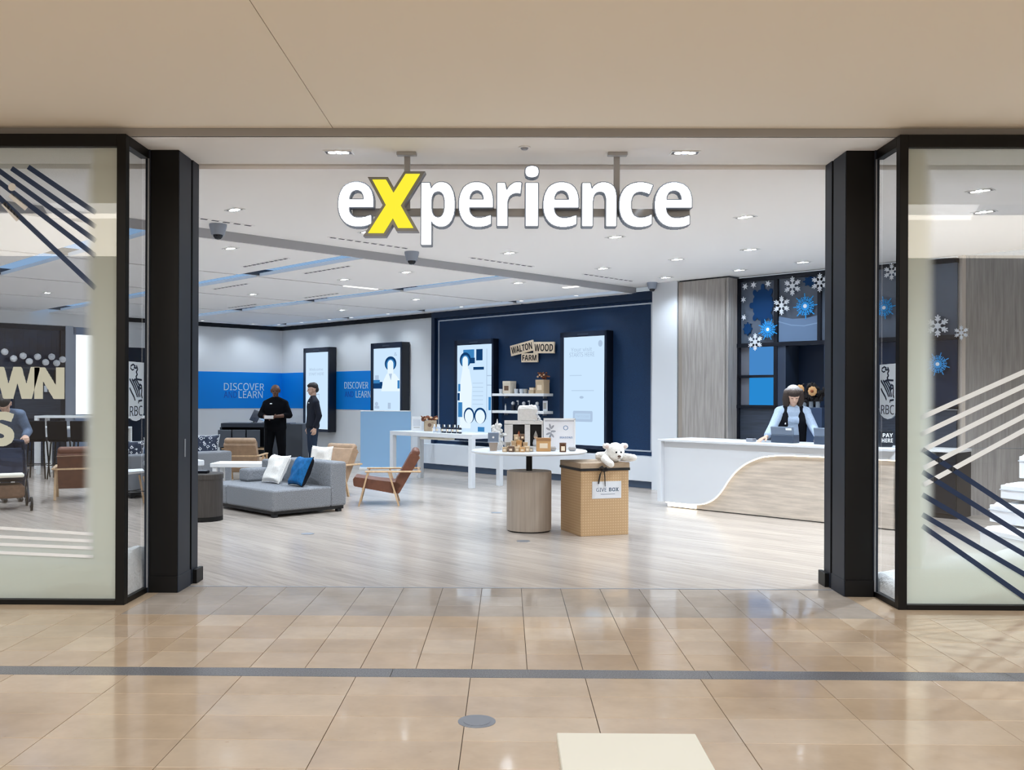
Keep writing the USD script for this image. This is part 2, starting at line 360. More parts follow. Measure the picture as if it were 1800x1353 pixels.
for (x, y) in ((-2.155, 10.09), (-.129, 12.0), (.174, 9.66)):
    part(fs, 'floor_socket', cyl(.07, -.01, .003, x, y, 28), grey, label='round metal floor socket')

# ================================================================ ceilings
ce = sgroup('ceiling', 'beige mall ceiling with one seam in front of the store')
part(ce, 'panel', bx(-15, 4.0, 3.42, -1.262, 6.695, 3.5), mallc); part(ce, 'panel', bx(-1.257, 4.0, 3.42, 15, 6.695, 3.5), mallc)
part(ce, 'seam', bx(-1.262, 4.0, 3.425, -1.257, 6.695, 3.5), mat('ceiling_seam', (150, 136, 118), .8))
part(ce, 'fascia', bx(-6, 6.69, 3.36, 6, 6.71, 3.44), mat('fascia_grey', (164, 164, 166), .7))
part(ce, 'soffit', bx(-6, 6.70, 3.36, 6, 7.495, 3.5), soffm)
part(ce, 'soffit_slot', bx(-6, 7.49, 3.375, 6, 7.515, 3.5), slotm)
up = sgroup('ceiling', 'smooth white plaster ceiling over the front of the store')
P = sg.Polygon([(-6.0, 7.512), (9.0, 7.512), (9.0, 8.85), W(12.62, 9.55)[:2]])
part(up, 'plaster', ext(P, .12).apply_translation((0, 0, 3.325)), ceilw, smooth=False)
part(up, 'shade_grey_step', uvbox(1.05, 9.55, 3.225, 12.6, 9.575, 3.44), mat('shade_grey_step', (176, 178, 184), .8), label='vertical step between the two ceilings, its shade put into the grey')  # white ceiling step; its shade is painted in as grey
lo = sgroup('ceiling', 'lower white ceiling of separate panels with blue-grey troughs between them')
ub = [(-1.0, 1.4), (1.72, 4.0), (4.32, 6.67), (7.0, 9.33), (9.66, 12.0), (12.32, 12.62)]; vb = [(9.58, 12.09), (12.17, 14.72), (14.80, 17.37), (17.45, 20.0), (20.08, 20.68)]
for (u0, u1) in ub:
    for (v0, v1) in vb:
        part(lo, 'panel', uvbox(u0, v0, 3.22, u1, v1, 3.27, .002), ceilw, smooth=False)
part(lo, 'trough_backing', uvbox(-1.0, 9.56, 3.33, 12.62, 20.7, 3.40), emit('trough_added_glow', (160, 200, 244), .72), smooth=False, label='pale blue back of the ceiling troughs with an added glow')  # glow added to the backing so the troughs read bright blue
for v in (12.13, 14.76, 17.41, 20.04):
    part(lo, 'track_slot', uvbox(-1.0, v - .038, 3.245, 12.6, v + .038, 3.33), slotm, smooth=False, label='grey recessed slot')
part(lo, 'shadow_gap', [uvbox(8, 20.62, 3.13, 12.62, 20.68, 3.22), uvbox(12.56, 9.6, 3.13, 12.62, 20.66, 3.22)], mat('shadow_gap', (12, 18, 30), .8))

# ================================================================ store walls
wr = sgroup('wall_right', 'diagonal store wall, white on the left and navy on the right')
part(wr, 'white_wall', uvbox(12.62, 14.74, 0, 12.80, 20.8, 3.3), white, smooth=False)
part(wr, 'blue_band', uvbox(12.612, 16.6, 1.18, 12.63, 20.68, 2.06), bluep, smooth=False, label='bright blue painted band')
part(wr, 'navy_wall', uvbox(12.60, 9.02, .52, 12.80, 14.74, 3.25), navy, smooth=False, label='navy textured wallcovering')
part(wr, 'navy_reveal', [uvbox(12.53, 14.66, .35, 12.62, 14.76, 3.22, .004), uvbox(12.53, 9.02, 3.1, 12.62, 14.7, 3.23, .004), uvbox(12.53, 8.98, .52, 12.62, 9.10, 3.24, .004)], navyp, smooth=False)
tr = []
for (v0, v1, z0, z1) in ((9.22, 14.6, 3.03, 3.055), (9.22, 14.6, .585, .61), (14.575, 14.6, .6, 3.05), (9.21, 9.235, .6, 3.05)): tr.append(uvbox(12.585, v0, z0, 12.605, v1, z1))
part(wr, 'inlay_line', tr, mat('inlay_silver', (196, 204, 214), .35, .4), smooth=False, label='thin silver rectangle inlaid in the navy wall')
part(wr, 'base_cabinet', uvbox(12.35, 9.0, .12, 12.62, 14.9, .52, .006), whitec, smooth=False, label='low white ledge under the navy wall')
part(wr, 'plinth', uvbox(12.45, 9.0, 0, 12.62, 15.2, .12), mat('plinth_grey', (84, 104, 132), .5), smooth=False)
part(wr, 'pilaster', uvbox(12.30, 8.52, 0, 12.8, 9.0, 3.325), whitec, smooth=False)
for (u, v) in ((12.612, 17.98), ):
    part(wr, 'lettering', onR(ext(text_shape('DISCOVER', .15, False, sx=.93), .004), 17.97, 1.66, 12.612), mat('letter_white', (220, 240, 255), .5), smooth=False)
    part(wr, 'lettering', onR(ext(text_shape('LEARN', .15, False, sx=.93), .004), 17.52, 1.455, 12.612), mat('letter_white', (220, 240, 255), .5), smooth=False)
    part(wr, 'lettering', onR(ext(text_shape('AND', .13, False, sx=.9), .004), 17.93, 1.465, 12.612), mat('letter_blue', (0, 84, 190), .5), smooth=False)
wl = sgroup('wall_left', 'far diagonal store wall, white with a blue band')
part(wl, 'white_wall', uvbox(9.13, 20.68, 0, 12.7, 20.85, 3.3), white, smooth=False)
part(wl, 'bulkhead', uvbox(3.0, 20.68, 2.95, 9.13, 20.85, 3.3), white, smooth=False)
part(wl, 'blue_band', uvbox(9.9, 20.67, 1.18, 12.62, 20.69, 2.06), bluep, smooth=False, label='bright blue painted band')
part(wl, 'lettering', onL(ext(text_shape('DISCOVER', .17, False, sx=.97), .004), 11.0, 1.62, 20.672), _mats['letter_white'], smooth=False)
part(wl, 'lettering', onL(ext(text_shape('LEARN', .17, False, sx=.95), .004), 11.39, 1.43, 20.672), _mats['letter_white'], smooth=False)
part(wl, 'lettering', onL(ext(text_shape('AND', .15, False, sx=.8), .004), 11.02, 1.435, 20.672), _mats['letter_blue'], smooth=False)
part(wl, 'dark_pier', uvbox(8.2, 20.70, 0, 9.13, 20.85, 2.56), mat('dark_glazing', (20, 34, 54), .15, 0, .6), smooth=False)
part(wl, 'over_pier', uvbox(8.2, 20.66, 2.56, 9.13, 20.85, 2.97), white, smooth=False)

w1 = sgroup('window_1', 'dark glazed bay at the far left of the store')
part(w1, 'glazing', uvbox(4.0, 20.74, .3, 7.30, 20.78, 2.93), mat('night_glazing', (30, 48, 76), .12, 0, .6, noise=1.3, mix=.5), smooth=False)
part(w1, 'window_frame', [uvbox(4.0, 20.68, 2.86, 7.4, 20.8, 2.96), uvbox(7.25, 20.68, 0, 7.34, 20.8, 2.9)], mat('frame_navy', (22, 32, 48), .4), smooth=False)
part(w1, 'window_sill', uvbox(4.0, 20.6, .0, 7.4, 20.8, .32), darkwood, smooth=False)
w2 = sgroup('window_2', 'bright daylit window at the far left of the store')
part(w2, 'pane', uvbox(7.56, 20.74, 1.07, 8.2, 20.78, 2.79), emit('daylit_pane', (244, 252, 255), 1.6), smooth=False)
part(w2, 'window_frame', [uvbox(7.34, 20.66, 0, 7.5, 20.82, 2.96), uvbox(7.5, 20.7, 0, 7.57, 20.82, 2.96)], mat('frame_silver', (176, 186, 200), .35, .4), smooth=False)
part(w2, 'spandrel', [uvbox(7.5, 20.7, 0, 8.25, 20.82, 1.07), uvbox(7.5, 20.7, 2.79, 8.25, 20.82, 2.96)], mat('spandrel', (130, 150, 180), .5), smooth=False)

# right: pale wooden tall unit, dark glazed partition, wooden end wall
wb = sgroup('wall_wood', 'pale vertical-grained wooden wall panel between the white pilaster and the dark glazing')
part(wb, 'front_panel', uvbox(12.30, 7.62, .02, 12.36, 8.42, 3.30), wood_pale, smooth=False)
part(wb, 'side_panel', uvbox(12.30, 7.60, .02, 12.66, 7.66, 3.30), wood_pale, smooth=False)
part(wb, 'edge_strip', uvbox(12.31, 8.42, .02, 12.5, 8.50, 3.30), mat('edge_taupe', (150, 142, 134), .6), smooth=False)
part(wb, 'top_gap', uvbox(12.34, 7.6, 3.295, 12.6, 8.5, 3.325), slotm, smooth=False)
we = sgroup('wall_wood', 'pale wooden end wall seen through the right shop window')
part(we, 'panel', bx(5.86, 12.0, .86, 8.2, 12.08, 3.325), wood_pale, smooth=False); part(we, 'panel', bx(5.86, 12.0, .0, 8.2, 12.08, .852), wood_pale, smooth=False)
part(we, 'edge_strip', bx(5.81, 11.98, 0, 5.855, 12.1, 3.325), mat('edge_pale', (206, 196, 186), .5), smooth=False)

w3 = sgroup('window_3', 'dark framed glazed partition behind the counter')
mull = mat('mullion_navy', (12, 20, 34), .35, .2)
fr = [uvbox(12.55, 7.56, 0, 12.66, 7.62, 3.3), uvbox(12.55, 6.93, .85, 12.66, 6.99, 3.3), uvbox(12.55, 6.26, 2.27, 12.66, 6.31, 3.3), uvbox(12.55, 4.43, 3.24, 12.66, 7.6, 3.30), uvbox(12.54, 4.43, 2.25, 12.66, 7.6, 2.31), uvbox(12.55, 6.95, 1.79, 12.66, 7.6, 1.83), uvbox(12.54, 6.95, 1.33, 12.66, 7.6, 1.38)]
fr += [uvbox(12.55, v - .025, 1.35, 12.66, v + .025, 3.3) for v in (5.55, 4.86)] + [uvbox(12.55, 4.43, 1.35, 12.66, 6.2, 1.39)]
for f in fr: part(w3, 'mullion', f, mull, smooth=False)
pg = mat('pane_slate', (92, 104, 122), .22, 0, .5, noise=.9, mix=.18)
for (v0, v1) in ((7.0, 7.56), (6.31, 6.93), (5.58, 6.26), (4.89, 5.53), (4.43, 4.83)):
    part(w3, 'pane', uvbox(12.60, v0, 2.31, 12.62, v1, 3.24), pg, smooth=False)
for z0, z1 in ((1.38, 1.79), (1.83, 2.25)): part(w3, 'pane', uvbox(12.60, 7.42, z0, 12.62, 7.56, z1), mat('pane_taupe', (112, 116, 128), .25), smooth=False)
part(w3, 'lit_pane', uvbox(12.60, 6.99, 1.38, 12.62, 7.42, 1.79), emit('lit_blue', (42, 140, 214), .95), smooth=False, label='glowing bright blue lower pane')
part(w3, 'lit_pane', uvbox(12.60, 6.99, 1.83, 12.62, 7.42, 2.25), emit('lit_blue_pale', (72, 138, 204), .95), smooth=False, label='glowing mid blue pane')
part(w3, 'niche_back', uvbox(12.95, 6.1, .9, 13.0, 6.95, 2.3), navyp, smooth=False)
part(w3, 'niche_side', [uvbox(12.56, 6.80, .9, 13.0, 6.93, 2.27), uvbox(12.56, 6.17, .9, 13.0, 6.21, 2.27)], mat('niche_side', (44, 58, 80), .5), smooth=False)
part(w3, 'dark_panel', uvbox(12.60, 4.43, 1.39, 12.63, 6.17, 2.25), mat('deep_navy', (24, 40, 66), .25, 0, .5), smooth=False)
part(w3, 'splashback', uvbox(12.58, 4.43, .86, 12.62, 7.6, 1.34), darkwood, smooth=False)

# ================================================================ shopfront: two glazed corners and the black piers of the opening
def shop_corner(s, n, label):
    """s = -1 the left corner, +1 the right one."""
    g = sgroup(f'window_{n}', label)
    xc = {-1: -2.725, 1: 2.772}[s]; xe = s * 5.2; xp = {-1: -2.79, 1: 2.832}[s]
    part(g, 'corner_post', bx(xc, 6.625, 0, xp, 6.69, 3.36, .002), black, smooth=False)
    part(g, 'head', bx(xp, 6.625, 3.272, xe, 6.69, 3.36, .002), black, smooth=False); part(g, 'bottom_rail', bx(xp, 6.625, 0, xe, 6.69, .034, .002), black, smooth=False)
    part(g, 'return_head', bx(xc, 6.69, 3.29, xp, 7.06, 3.36, .002), black, smooth=False); part(g, 'return_rail', bx(xc, 6.69, 0, xp, 7.06, .04, .002), black, smooth=False)
    part(g, 'return_jamb', bx(xc - s * .012, 7.048, 0, xc + s * .024, 7.075, 3.36, .002), sidebl, smooth=False)
    part(g, 'jamb_trim', bx(xc - s * .006, 7.040, .04, xc + s * .003, 7.06, 3.29), mat('trim_silver', (168, 172, 180), .35, .5), smooth=False)
    part(g, 'front_pane', bx(xp, 6.655, .034, xe, 6.665, 3.272), glass, smooth=False)
    part(g, 'return_pane', bx(xc + s * .02, 6.69, 0.04, xc + s * .0205, 7.05, 3.29), glass, smooth=False)
    part(g, 'frosted_film', bx(xp, 6.667, .036, xe, 6.6675, 3.27), film_l if s < 0 else film_r, smooth=False, label='cream frosted film fading to clear')
    return g, xc
gl, xl = shop_corner(-1, 4, 'left glass shop window with a frosted border, diagonal stripes and pale letters')
gr, xr = shop_corner(1, 5, 'right glass shop window with a frosted border and crossing diagonal stripes')
def stripe(g, p, q, w, m, name='stripe', y=6.654):
    pane = sbox(-5.19, .04, -2.80, 3.268) if g is gl else sbox(2.84, .04, 5.19, 3.268)
    g2 = sg.LineString([p, q]).buffer(w / 2, cap_style=2).intersection(pane)
    if not g2.is_empty: part(g, name, onF(ext(g2, .0006), 0, 0, y), m, smooth=False)
for p, q in (((-3.44, 3.13), (-2.95, 2.80)), ((-3.56, 3.12), (-2.95, 2.70)), ((-3.66, 3.11), (-2.95, 2.60)), ((-3.75, 3.10), (-2.95, 2.49)), ((-3.84, 3.09), (-2.95, 2.26))):
    stripe(gl, p, q, .036, stripe_d[-1])
stripe(gl, (-3.57, 2.93), (-3.45, 2.83), .036, stripe_w[-1]); stripe(gl, (-3.62, 2.87), (-3.51, 2.75), .036, stripe_w[-1])
part(gl, 'film_dot', onF(ext(sg.Point(-3.555, 2.985).buffer(.028), .0006), 0, 0, 6.653), stripe_w[-1], smooth=False)
for p, q in (((-4.6, .40), (-2.96, .34)), ((-4.6, .46), (-2.96, .40)), ((-4.6, .52), (-2.96, .45)), ((-4.6, .60), (-2.96, .50))):
    stripe(gl, p, q, .022, stripe_w[-1])
for tx, x, z, h in (('W', -3.665, 1.477, .205), ('N', -3.405, 1.477, .205), ('S', -3.72, 1.14, .22)):
    part(gl, 'letter', onF(ext(affinity.scale(text_shape(tx, h, True, sx=1.08), 1, 1).buffer(.010, join_style=2), .0008), x, z, 6.654), letterfilm, smooth=False, label='cream film letter')
for k in range(5):
    d = .0505 * (k * 2 if k else 0)
    z0 = 1.354 - .118 * k; z1 = 1.679 - .1 * k
    stripe(gr, (2.93 + .03 * (k > 2), z0), (5.3, z0 + (z1 - z0) * (2.37 - .03 * (k > 2)) / .72), .034, stripe_w[1])
for (za, zb) in ((1.133, .674), (.973, .533), (.812, .405), (.671, .264), (.59, .105)):
    stripe(gr, (2.95, za), (5.3, za + (zb - za) * 2.35 / .70), .036, stripe_d[1])
def rbc(g, x, y0, y1, z0, z1, s):
    """Pale shield decal on the return pane: drawn reading from the opening side."""
    w = y1 - y0; h = z1 - z0
    body = sg.Polygon([(0, h), (w, h), (w, .06), (w * .93, .03), (w * .72, .008), (w * .5, 0), (w * .28, .008), (w * .07, .03), (0, .06)])
    # drawn as seen from the mall: on the left pane depth runs left to right, on the right pane right to left
    xd = (0, 1, 0) if s < 0 else (0, -1, 0); o0 = (x, y0, z0) if s < 0 else (x, y1, z0)
    part(g, 'decal', onto(ext(body, .001), o0, xd, ZD), mat('decal_blue_white', (218, 234, 252), .5), smooth=False, label='pale blue shield decal with a lion and three letters')
    ink = mat('decal_ink', (18, 38, 66), .5); L = []
    k = w
    def st(pts, t): L.append(sg.LineString([(a * k, b * h) for a, b in pts]).buffer(t, cap_style=1))
    st([(.16, .93), (.30, .955), (.42, .93), (.36, .90), (.50, .895), (.52, .93)], .006)       # muzzle and brow
    st([(.16, .93), (.14, .885), (.24, .86), (.34, .87)], .005)
    st([(.52, .93), (.58, .88), (.50, .83), (.56, .79), (.48, .75), (.54, .71)], .008)         # mane
    st([(.30, .68), (.48, .71), (.84, .70)], .007); st([(.48, .71), (.58, .66), (.70, .60), (.72, .54)], .008)   # back
    st([(.74, .62), (.84, .60), (.86, .52), (.84, .44), (.88, .40)], .008); st([(.64, .58), (.72, .55), (.80, .56)], .007)
    st([(.66, .34), (.86, .35)], .007); st([(.66, .34), (.65, .31)], .006)
    for d in (0, .13, .26):                                                                    # the diagonal bands
        st([(.10 + d * 1.1, .70 - .0 * d), (.30 + d, .60), (.46 + d * .9, .50), (.56 + d * .7, .42)], .008)
    st([(.10, .55), (.22, .48), (.36, .41), (.42, .36)], .008)
    t = text_shape('RBC', h * .165, False, sx=.78 * w / .30 * .30 / .23 * .62)
    b = t.bounds; t = affinity.translate(affinity.scale(t, (w * .8) / (b[2] - b[0]), 1, origin=(0, 0)), w * .1 - b[0] * (w * .8) / (b[2] - b[0]), h * .09)
    part(g, 'decal_print', onto(ext(union_all(L + [t]), .0016), o0, xd, ZD), ink, smooth=False)
rbc(gl, xl - .016, 6.72, 7.01, 1.305, 1.742, -1)
rbc(gr, xr + .016, 6.72, 7.01, 1.342, 1.745, 1)
def snow_heap(name, x0, x1, y0, y1, h, seed, label):
    nx, ny = 90, 14
    gx, gy = np.meshgrid(np.linspace(0, 1, nx), np.linspace(0, 1, ny), indexing='ij')
    X = x0 + (x1 - x0) * gx; Y = y0 + (y1 - y0) * gy
    e = np.clip(np.minimum(np.minimum(gy * 9, (1 - gy) * 3), np.minimum(gx, 1 - gx) * 30), 0, 1) ** .5
    Z = e * h * (.72 + .5 * meshkit.fbm(np.stack([X * 3.2, Y * 3.2, X * 0], -1), 4, seed) - .0) * (.8 + .35 * np.sin(gx * 5 + seed))
    V = np.stack([X, Y, Z], -1).reshape(-1, 3); B = V.copy(); B[:, 2] = 0.0
    F = []
    for i in range(nx - 1):
        for j in range(ny - 1):
            a, b, c, d = i * ny + j, (i + 1) * ny + j, (i + 1) * ny + j + 1, i * ny + j + 1
            F += [[a, b, c], [a, c, d]]
    m = trimesh.Trimesh(np.vstack([V]), F, process=False)
    solo(name, m, snow, label, 'artificial snow', smooth=True, kind='stuff')
snow_heap('snow_heap', -4.9, -2.755, 6.70, 7.6, .29, 3, 'heap of white artificial snow along the bottom of the left shop window')
snow_heap('snow_heap', 2.80, 4.9, 6.70, 7.6, .29, 5, 'heap of white artificial snow along the bottom of the right shop window')

for s, x0, x1, nm, lb in ((-1, -2.715, -2.50, 'wall_pier', 'black pier on the left side of the entrance'), (1, 2.552, 2.775, 'wall_pier', 'black pier on the right side of the entrance')):
    g = sgroup(nm, lb)
    xi = x1 if s < 0 else x0; xo = x0 if s < 0 else x1
    part(g, 'pier_body', bx(xo, 7.06, 0, xi, 7.335, 3.36, .002), black, smooth=False)
    part(g, 'side_cladding', bx(xi, 7.066, 0, xi - s * .004, 7.33, 3.355, .001), sidebl, smooth=False)
    part(g, 'base_trim', bx(xo, 7.048, 0, xi - s * .004, 7.06, .125, .002), black, smooth=False)
    part(g, 'base_trim', bx(xi - s * .004, 7.05, 0, xi - s * .010, 7.335, .125, .002), sidebl, smooth=False)
    part(g, 'door_track', bx(xo, 7.365, 0, xi, 7.52, 3.36, .002), black, smooth=False)
    part(g, 'track_cladding', bx(xi, 7.37, 0, xi - s * .004, 7.515, 3.36, .001), sidebl, smooth=False)
    part(g, 'track_base', bx(xi, 7.40, 0, xi - s * .035, 7.56, .11, .003), black, smooth=False)
    if s < 0: part(g, 'lock_plate', bx(xi + .004, 7.19, 1.02, xi + .008, 7.215, 1.16, .001), grey, smooth=False)

# the other side of the mall, seen only as a reflection: a pale shopfront under a long lit cove
op = sgroup('wall_opposite', 'pale shopfront across the mall')
part(op, 'fascia', bx(-16, -8.6, 0, 16, -8.5, 4.75), mat('opposite_beige', (176, 164, 148), .7), smooth=False)
part(op, 'lit_cove', bx(-16, -8.7, 4.75, 16, -8.5, 5.75), emit('cove_light', (255, 244, 226), 4.5), smooth=False)
part(op, 'upper_wall', bx(-16, -8.7, 5.75, 16, -8.5, 7.5), mat('opposite_beige', (176, 164, 148), .7), smooth=False)
for s in (-1, 1): struct('wall_mall', bx(s * 15, -8.6, 0, s * 15.1, 6.7, 4.5), mat('opposite_beige', (176, 164, 148), .7), 'beige mall wall at the side', smooth=False)
for s in (-1, 1): struct('wall_mall', bx(s * 5.2, 6.6, 0, s * 15.1, 6.72, 3.5), mat('opposite_beige', (176, 164, 148), .7), 'beige mall wall beside the shopfront', smooth=False)
struct('wall_store', bx(8.2, 7.5, 0, 8.3, 12.1, 3.4), white, 'white store side wall beyond the right window', smooth=False)
struct('wall_store', bx(-13, 7.5, 0, -12.9, 17.5, 3.4), white, 'white store side wall beyond the left window', smooth=False)
struct('wall_store', bx(-13, 7.4, 0, -5.2, 7.5, 3.5), white, 'white store front wall beyond the left window', smooth=False)
# ================================================================ ceiling fittings
def downlight(label, loc, rz, group):
    t = thing('downlight', label, 'ceiling light', loc, rz, group)
    part(t, 'trim', [bx(-.11, -.055, -.006, .11, -.045, .0), bx(-.11, .045, -.006, .11, .055, 0), bx(-.11, -.045, -.006, -.10, .045, 0), bx(.10, -.045, -.006, .11, .045, 0)], white, smooth=False)
    part(t, 'baffle', bx(-.10, -.045, -.004, .10, .045, -.001), mat('baffle_grey', (110, 114, 122), .5), smooth=False)
    for s in (-1, 1): part(t, 'lamp', cyl(.032, -.008, -.003, s * .05, 0, 20), lampm)
    return t
upper = [(8.4, 5.0), (8.42, 6.68), (8.42, 8.39), (10.3, 6.06), (10.36, 7.18), (10.36, 8.44), (11.76, 6.12), (11.86, 7.15), (11.82, 8.4), (10.24, 4.9), (6.23, 8.45), (4.57, 8.37), (8.78, 2.9), (9.8, 3.2)]  # last one is added to brighten the right window interior
lowerl = [(5.41, 10.0), (8.05, 11.47), (8.15, 14.28), (10.13, 9.9), (8.17, 10.16), (5.4, 13.5), (10.6, 12.9), (10.9, 15.6), (8.2, 17.0), (5.6, 16.6), (3.2, 12.6), (2.9, 10.2), (3.0, 15.2), (5.3, 19.2)]  # last ones, out of view at left, are added to brighten that side
UL = ['front ceiling downlight between the sign and the right pier, nearest row', 'front ceiling downlight just below the second-last letter of the sign', 'front ceiling downlight below the middle letters of the sign', 'front ceiling downlight right of centre, second row before the wooden panel', 'front ceiling downlight in front of the pale wooden panel, second row', 'front ceiling downlight left of the wooden panel, above the right wall screen',
      'front ceiling downlight closest to the snowflake glazing', 'front ceiling downlight right above the pale wooden panel', 'front ceiling downlight nearest the white pilaster camera', 'front ceiling downlight half hidden by the right pier', 'front ceiling downlight behind the yellow letter of the sign', 'front ceiling downlight near the left pier, above the left security camera', 'ceiling downlight seen at the top of the right shop window', 'added ceiling downlight in the right shop window, lower than the other']
LL = ['rear ceiling downlight under the left security camera', 'rear ceiling downlight beside the bright slot lamp', 'rear ceiling downlight above the lettered blue band', 'rear ceiling downlight above the board sign', 'rear ceiling downlight between the bright slot lamp and the second camera', 'rear ceiling downlight seen in the clear part of the left shop window', 'rear ceiling downlight above the pale divider', 'rear ceiling downlight above the tall screen by the men', 'rear ceiling downlight hidden beside the left pier', 'rear ceiling downlight above the white pompons']
for i, (u, v) in enumerate(upper):
    p = W(u, v, 3.324)
    d0 = downlight(UL[i], p, -45, 'downlights in the front ceiling') if i == 0 else (dup(d0, UL[i], p, -45, 'downlights in the front ceiling'), d0)[1]
    disk(f'downlight_{i}', W(u, v, 3.31), .45 if u > 11 else .78, DOWN_POWER * (.40 if u > 11 else .95 if v < 4 else .17 if u > 9.9 else .31), COOL)
for i, (u, v) in enumerate(lowerl):
    dup(d0, LL[i] if i < len(LL) else 'added rear ceiling downlight beyond the left edge of the picture', W(u, v, 3.219), -45, 'downlights in the rear ceiling' if i < len(LL) else 'added downlights out of view')
    disk(f'rear_downlight_{i}', W(u, v, 3.205), .72, DOWN_POWER * .47, COOL)
for x, sd in ((-1.295, 'left'), (1.347, 'right')):
    dup(d0, f'bright twin-lamp downlight in the soffit above the {sd} end of the sign', (x, 7.115, 3.359), 0, 'soffit downlights')
    disk('soffit_' + sd, (x, 7.115, 3.345), .28, DOWN_POWER * .9, COOL)
# wall washers close to the far walls: they draw the scallops of light
ww = None
WL = ['wall washer lamp in the corner of the two far walls', 'wall washer lamp above the left edge of the tall screen', 'wall washer lamp above the second lettered blue band', 'wall washer lamp just left of the divider screen', 'wall washer lamp above the right part of the white wall', 'wall washer lamp above the bald man on the left wall', 'wall washer lamp nearest the left pier on the far wall', 'wall washer lamp above the busy poster screen', 'wall washer lamp above the board sign', 'wall washer lamp above the right wall screen']
for i, (u, v) in enumerate([(12.05, 19.9), (12.05, 18.9), (12.05, 17.75), (12.05, 16.9), (12.05, 15.6), (11.5, 20.15), (10.2, 20.15), (12.05, 13.3), (12.05, 11.7), (12.05, 10.4)]):
    if ww is None:
        ww = thing('wall_washer', WL[i], 'ceiling light', W(u, v, 3.219), 0, 'wall washers')
        part(ww, 'trim', cyl(.055, -.005, 0, n=24), white); part(ww, 'lamp', cyl(.035, -.008, -.004, n=20), lampm)
    else: dup(ww, WL[i], W(u, v, 3.219), 0, 'wall washers')
    disk(f'washer_{i}', W(u, v, 3.2), .06, WASH_POWER * 6, COOL)
def diffuser(label, u, v, z, length, rz, group):
    t = thing('air_diffuser', label, 'air vent', W(u, v, z), rz, group)
    part(t, 'frame', bx(-length / 2, -.035, -.004, length / 2, .035, 0), ceilw, smooth=False)
    n = int(length / .11)
    for k in range(n):
        x = (k + .5) * length / n - length / 2
        part(t, 'slot', bx(x - .036, -.016, -.007, x + .036, .016, -.003), slotm, smooth=False)
    return t
for u0, u1, lb in ((4.52, 5.15, 'long slotted air vent beside the left security camera'), (6.12, 7.29, 'long slotted air vent below the yellow letter of the sign'), (8.33, 9.53, 'long slotted air vent in the front ceiling right of the second camera'), (10.63, 11.83, 'long slotted air vent at the far end of the front ceiling')):
    diffuser(lb, (u0 + u1) / 2, 9.03, 3.324, u1 - u0, 45, 'front ceiling air vents')
for u, v0, v1, lb in ((6.3, 10.2, 11.3, 'slotted air vent in front of the first ceiling trough'), (7.25, 10.2, 11.3, 'slotted air vent just behind the first ceiling trough'), (7.3, 12.96, 14.04, 'slotted air vent at the left behind the first trough'), (9.06, 13.07, 14.12, 'slotted air vent in front of the second trough'), (9.06, 15.75, 16.84, 'slotted air vent at the far left of the rear ceiling')):
    diffuser(lb, u, (v0 + v1) / 2, 3.219, v1 - v0, -45, 'rear ceiling air vents')
t = thing('linear_lamp', 'short bright linear lamp set in the rear ceiling slot', 'ceiling light', W(8.83, 12.13, 3.222), 45)
part(t, 'housing', bx(-.34, -.05, .0, .34, .05, .02), white, smooth=False); part(t, 'tube', bx(-.32, -.036, -.012, .32, .036, .0, .004), lampm)
t = thing('linear_lamp', 'short bright lamp at the ceiling step near the navy wall', 'ceiling light', W(11.06, 9.66, 3.222), -45)
part(t, 'housing', bx(-.16, -.06, -.004, .16, .06, .0), white, smooth=False); part(t, 'tube', bx(-.14, -.045, -.014, .14, .045, -.004, .004), lampm)
def dome_cam(label, p, s=1.0):
    t = thing('security_camera', label, 'security camera', p)
    part(t, 'housing', lathe([(0, 0), (.092 * s, 0), (.092 * s, -.02 * s), (.068 * s, -.115 * s), (0, -.115 * s)], 32), mat('camera_grey', (150, 160, 176), .4), smooth=40)
    part(t, 'lens_dome', lathe([(.0, -.165 * s), (.03 * s, -.158 * s), (.048 * s, -.135 * s), (.052 * s, -.112 * s), (0, -.112 * s)], 28), mat('dome_black', (14, 20, 34), .08))
dome_cam('grey dome security camera hanging from the front ceiling at the left', W(4.84, 9.22, 3.325))
dome_cam('grey dome security camera hanging below the first white letter after the yellow one', W(7.5, 9.22, 3.325))
dome_cam('small dome security camera at the top of the white pilaster', W(12.2, 8.93, 3.325), .9)
t = thing('smoke_detector', 'small round detector in the soffit above the middle of the sign', 'smoke detector', (.123, 6.97, 3.36))
part(t, 'base', cyl(.045, -.008, 0, n=28), white); part(t, 'head', lathe([(0, -.022), (.022, -.02), (.03, -.008), (0, -.008)], 24), grey)

# ================================================================ hanging sign
t = thing('hanging_sign', 'illuminated channel-letter sign hanging over the entrance, white letters with one yellow letter', 'sign', (0, 7.13, 0))
rail = mat('sign_rail', (176, 178, 182), .45, .3)
for x in (-.775, .835):
    part(t, 'mounting_plate', bx(x - .075, -.03, 3.335, x + .075, .03, 3.36, .004), rail, smooth=False)
    part(t, 'hanger', bx(x - .023, .03, 2.93, x + .023, .06, 3.345, .003), rail, smooth=False)
part(t, 'support_rail', bx(-1.2, .06, 2.885, 1.40, .10, 2.945, .003), rail, smooth=False)
side = mat('letter_return', (120, 132, 150), .35, .2)
letters = [('e', -1.292, -1.005, .35), ('p', -.665, -.40, .35), ('e', -.372, -.115, .35), ('r', -.075, .10, .35), ('i', .128, .205, .35), ('e', .232, .50, .35), ('n', .535, .775, .35), ('c', .80, 1.045, .35), ('e', 1.085, 1.385, .35)]
letters = [('e', 595, 654), ('p', 741, 797), ('e', 807, 864), ('r', 874, 914), ('i', 923, 944), ('e', 955, 1014), ('n', 1023, 1080), ('c', 1088, 1144), ('e', 1150, 1212)]
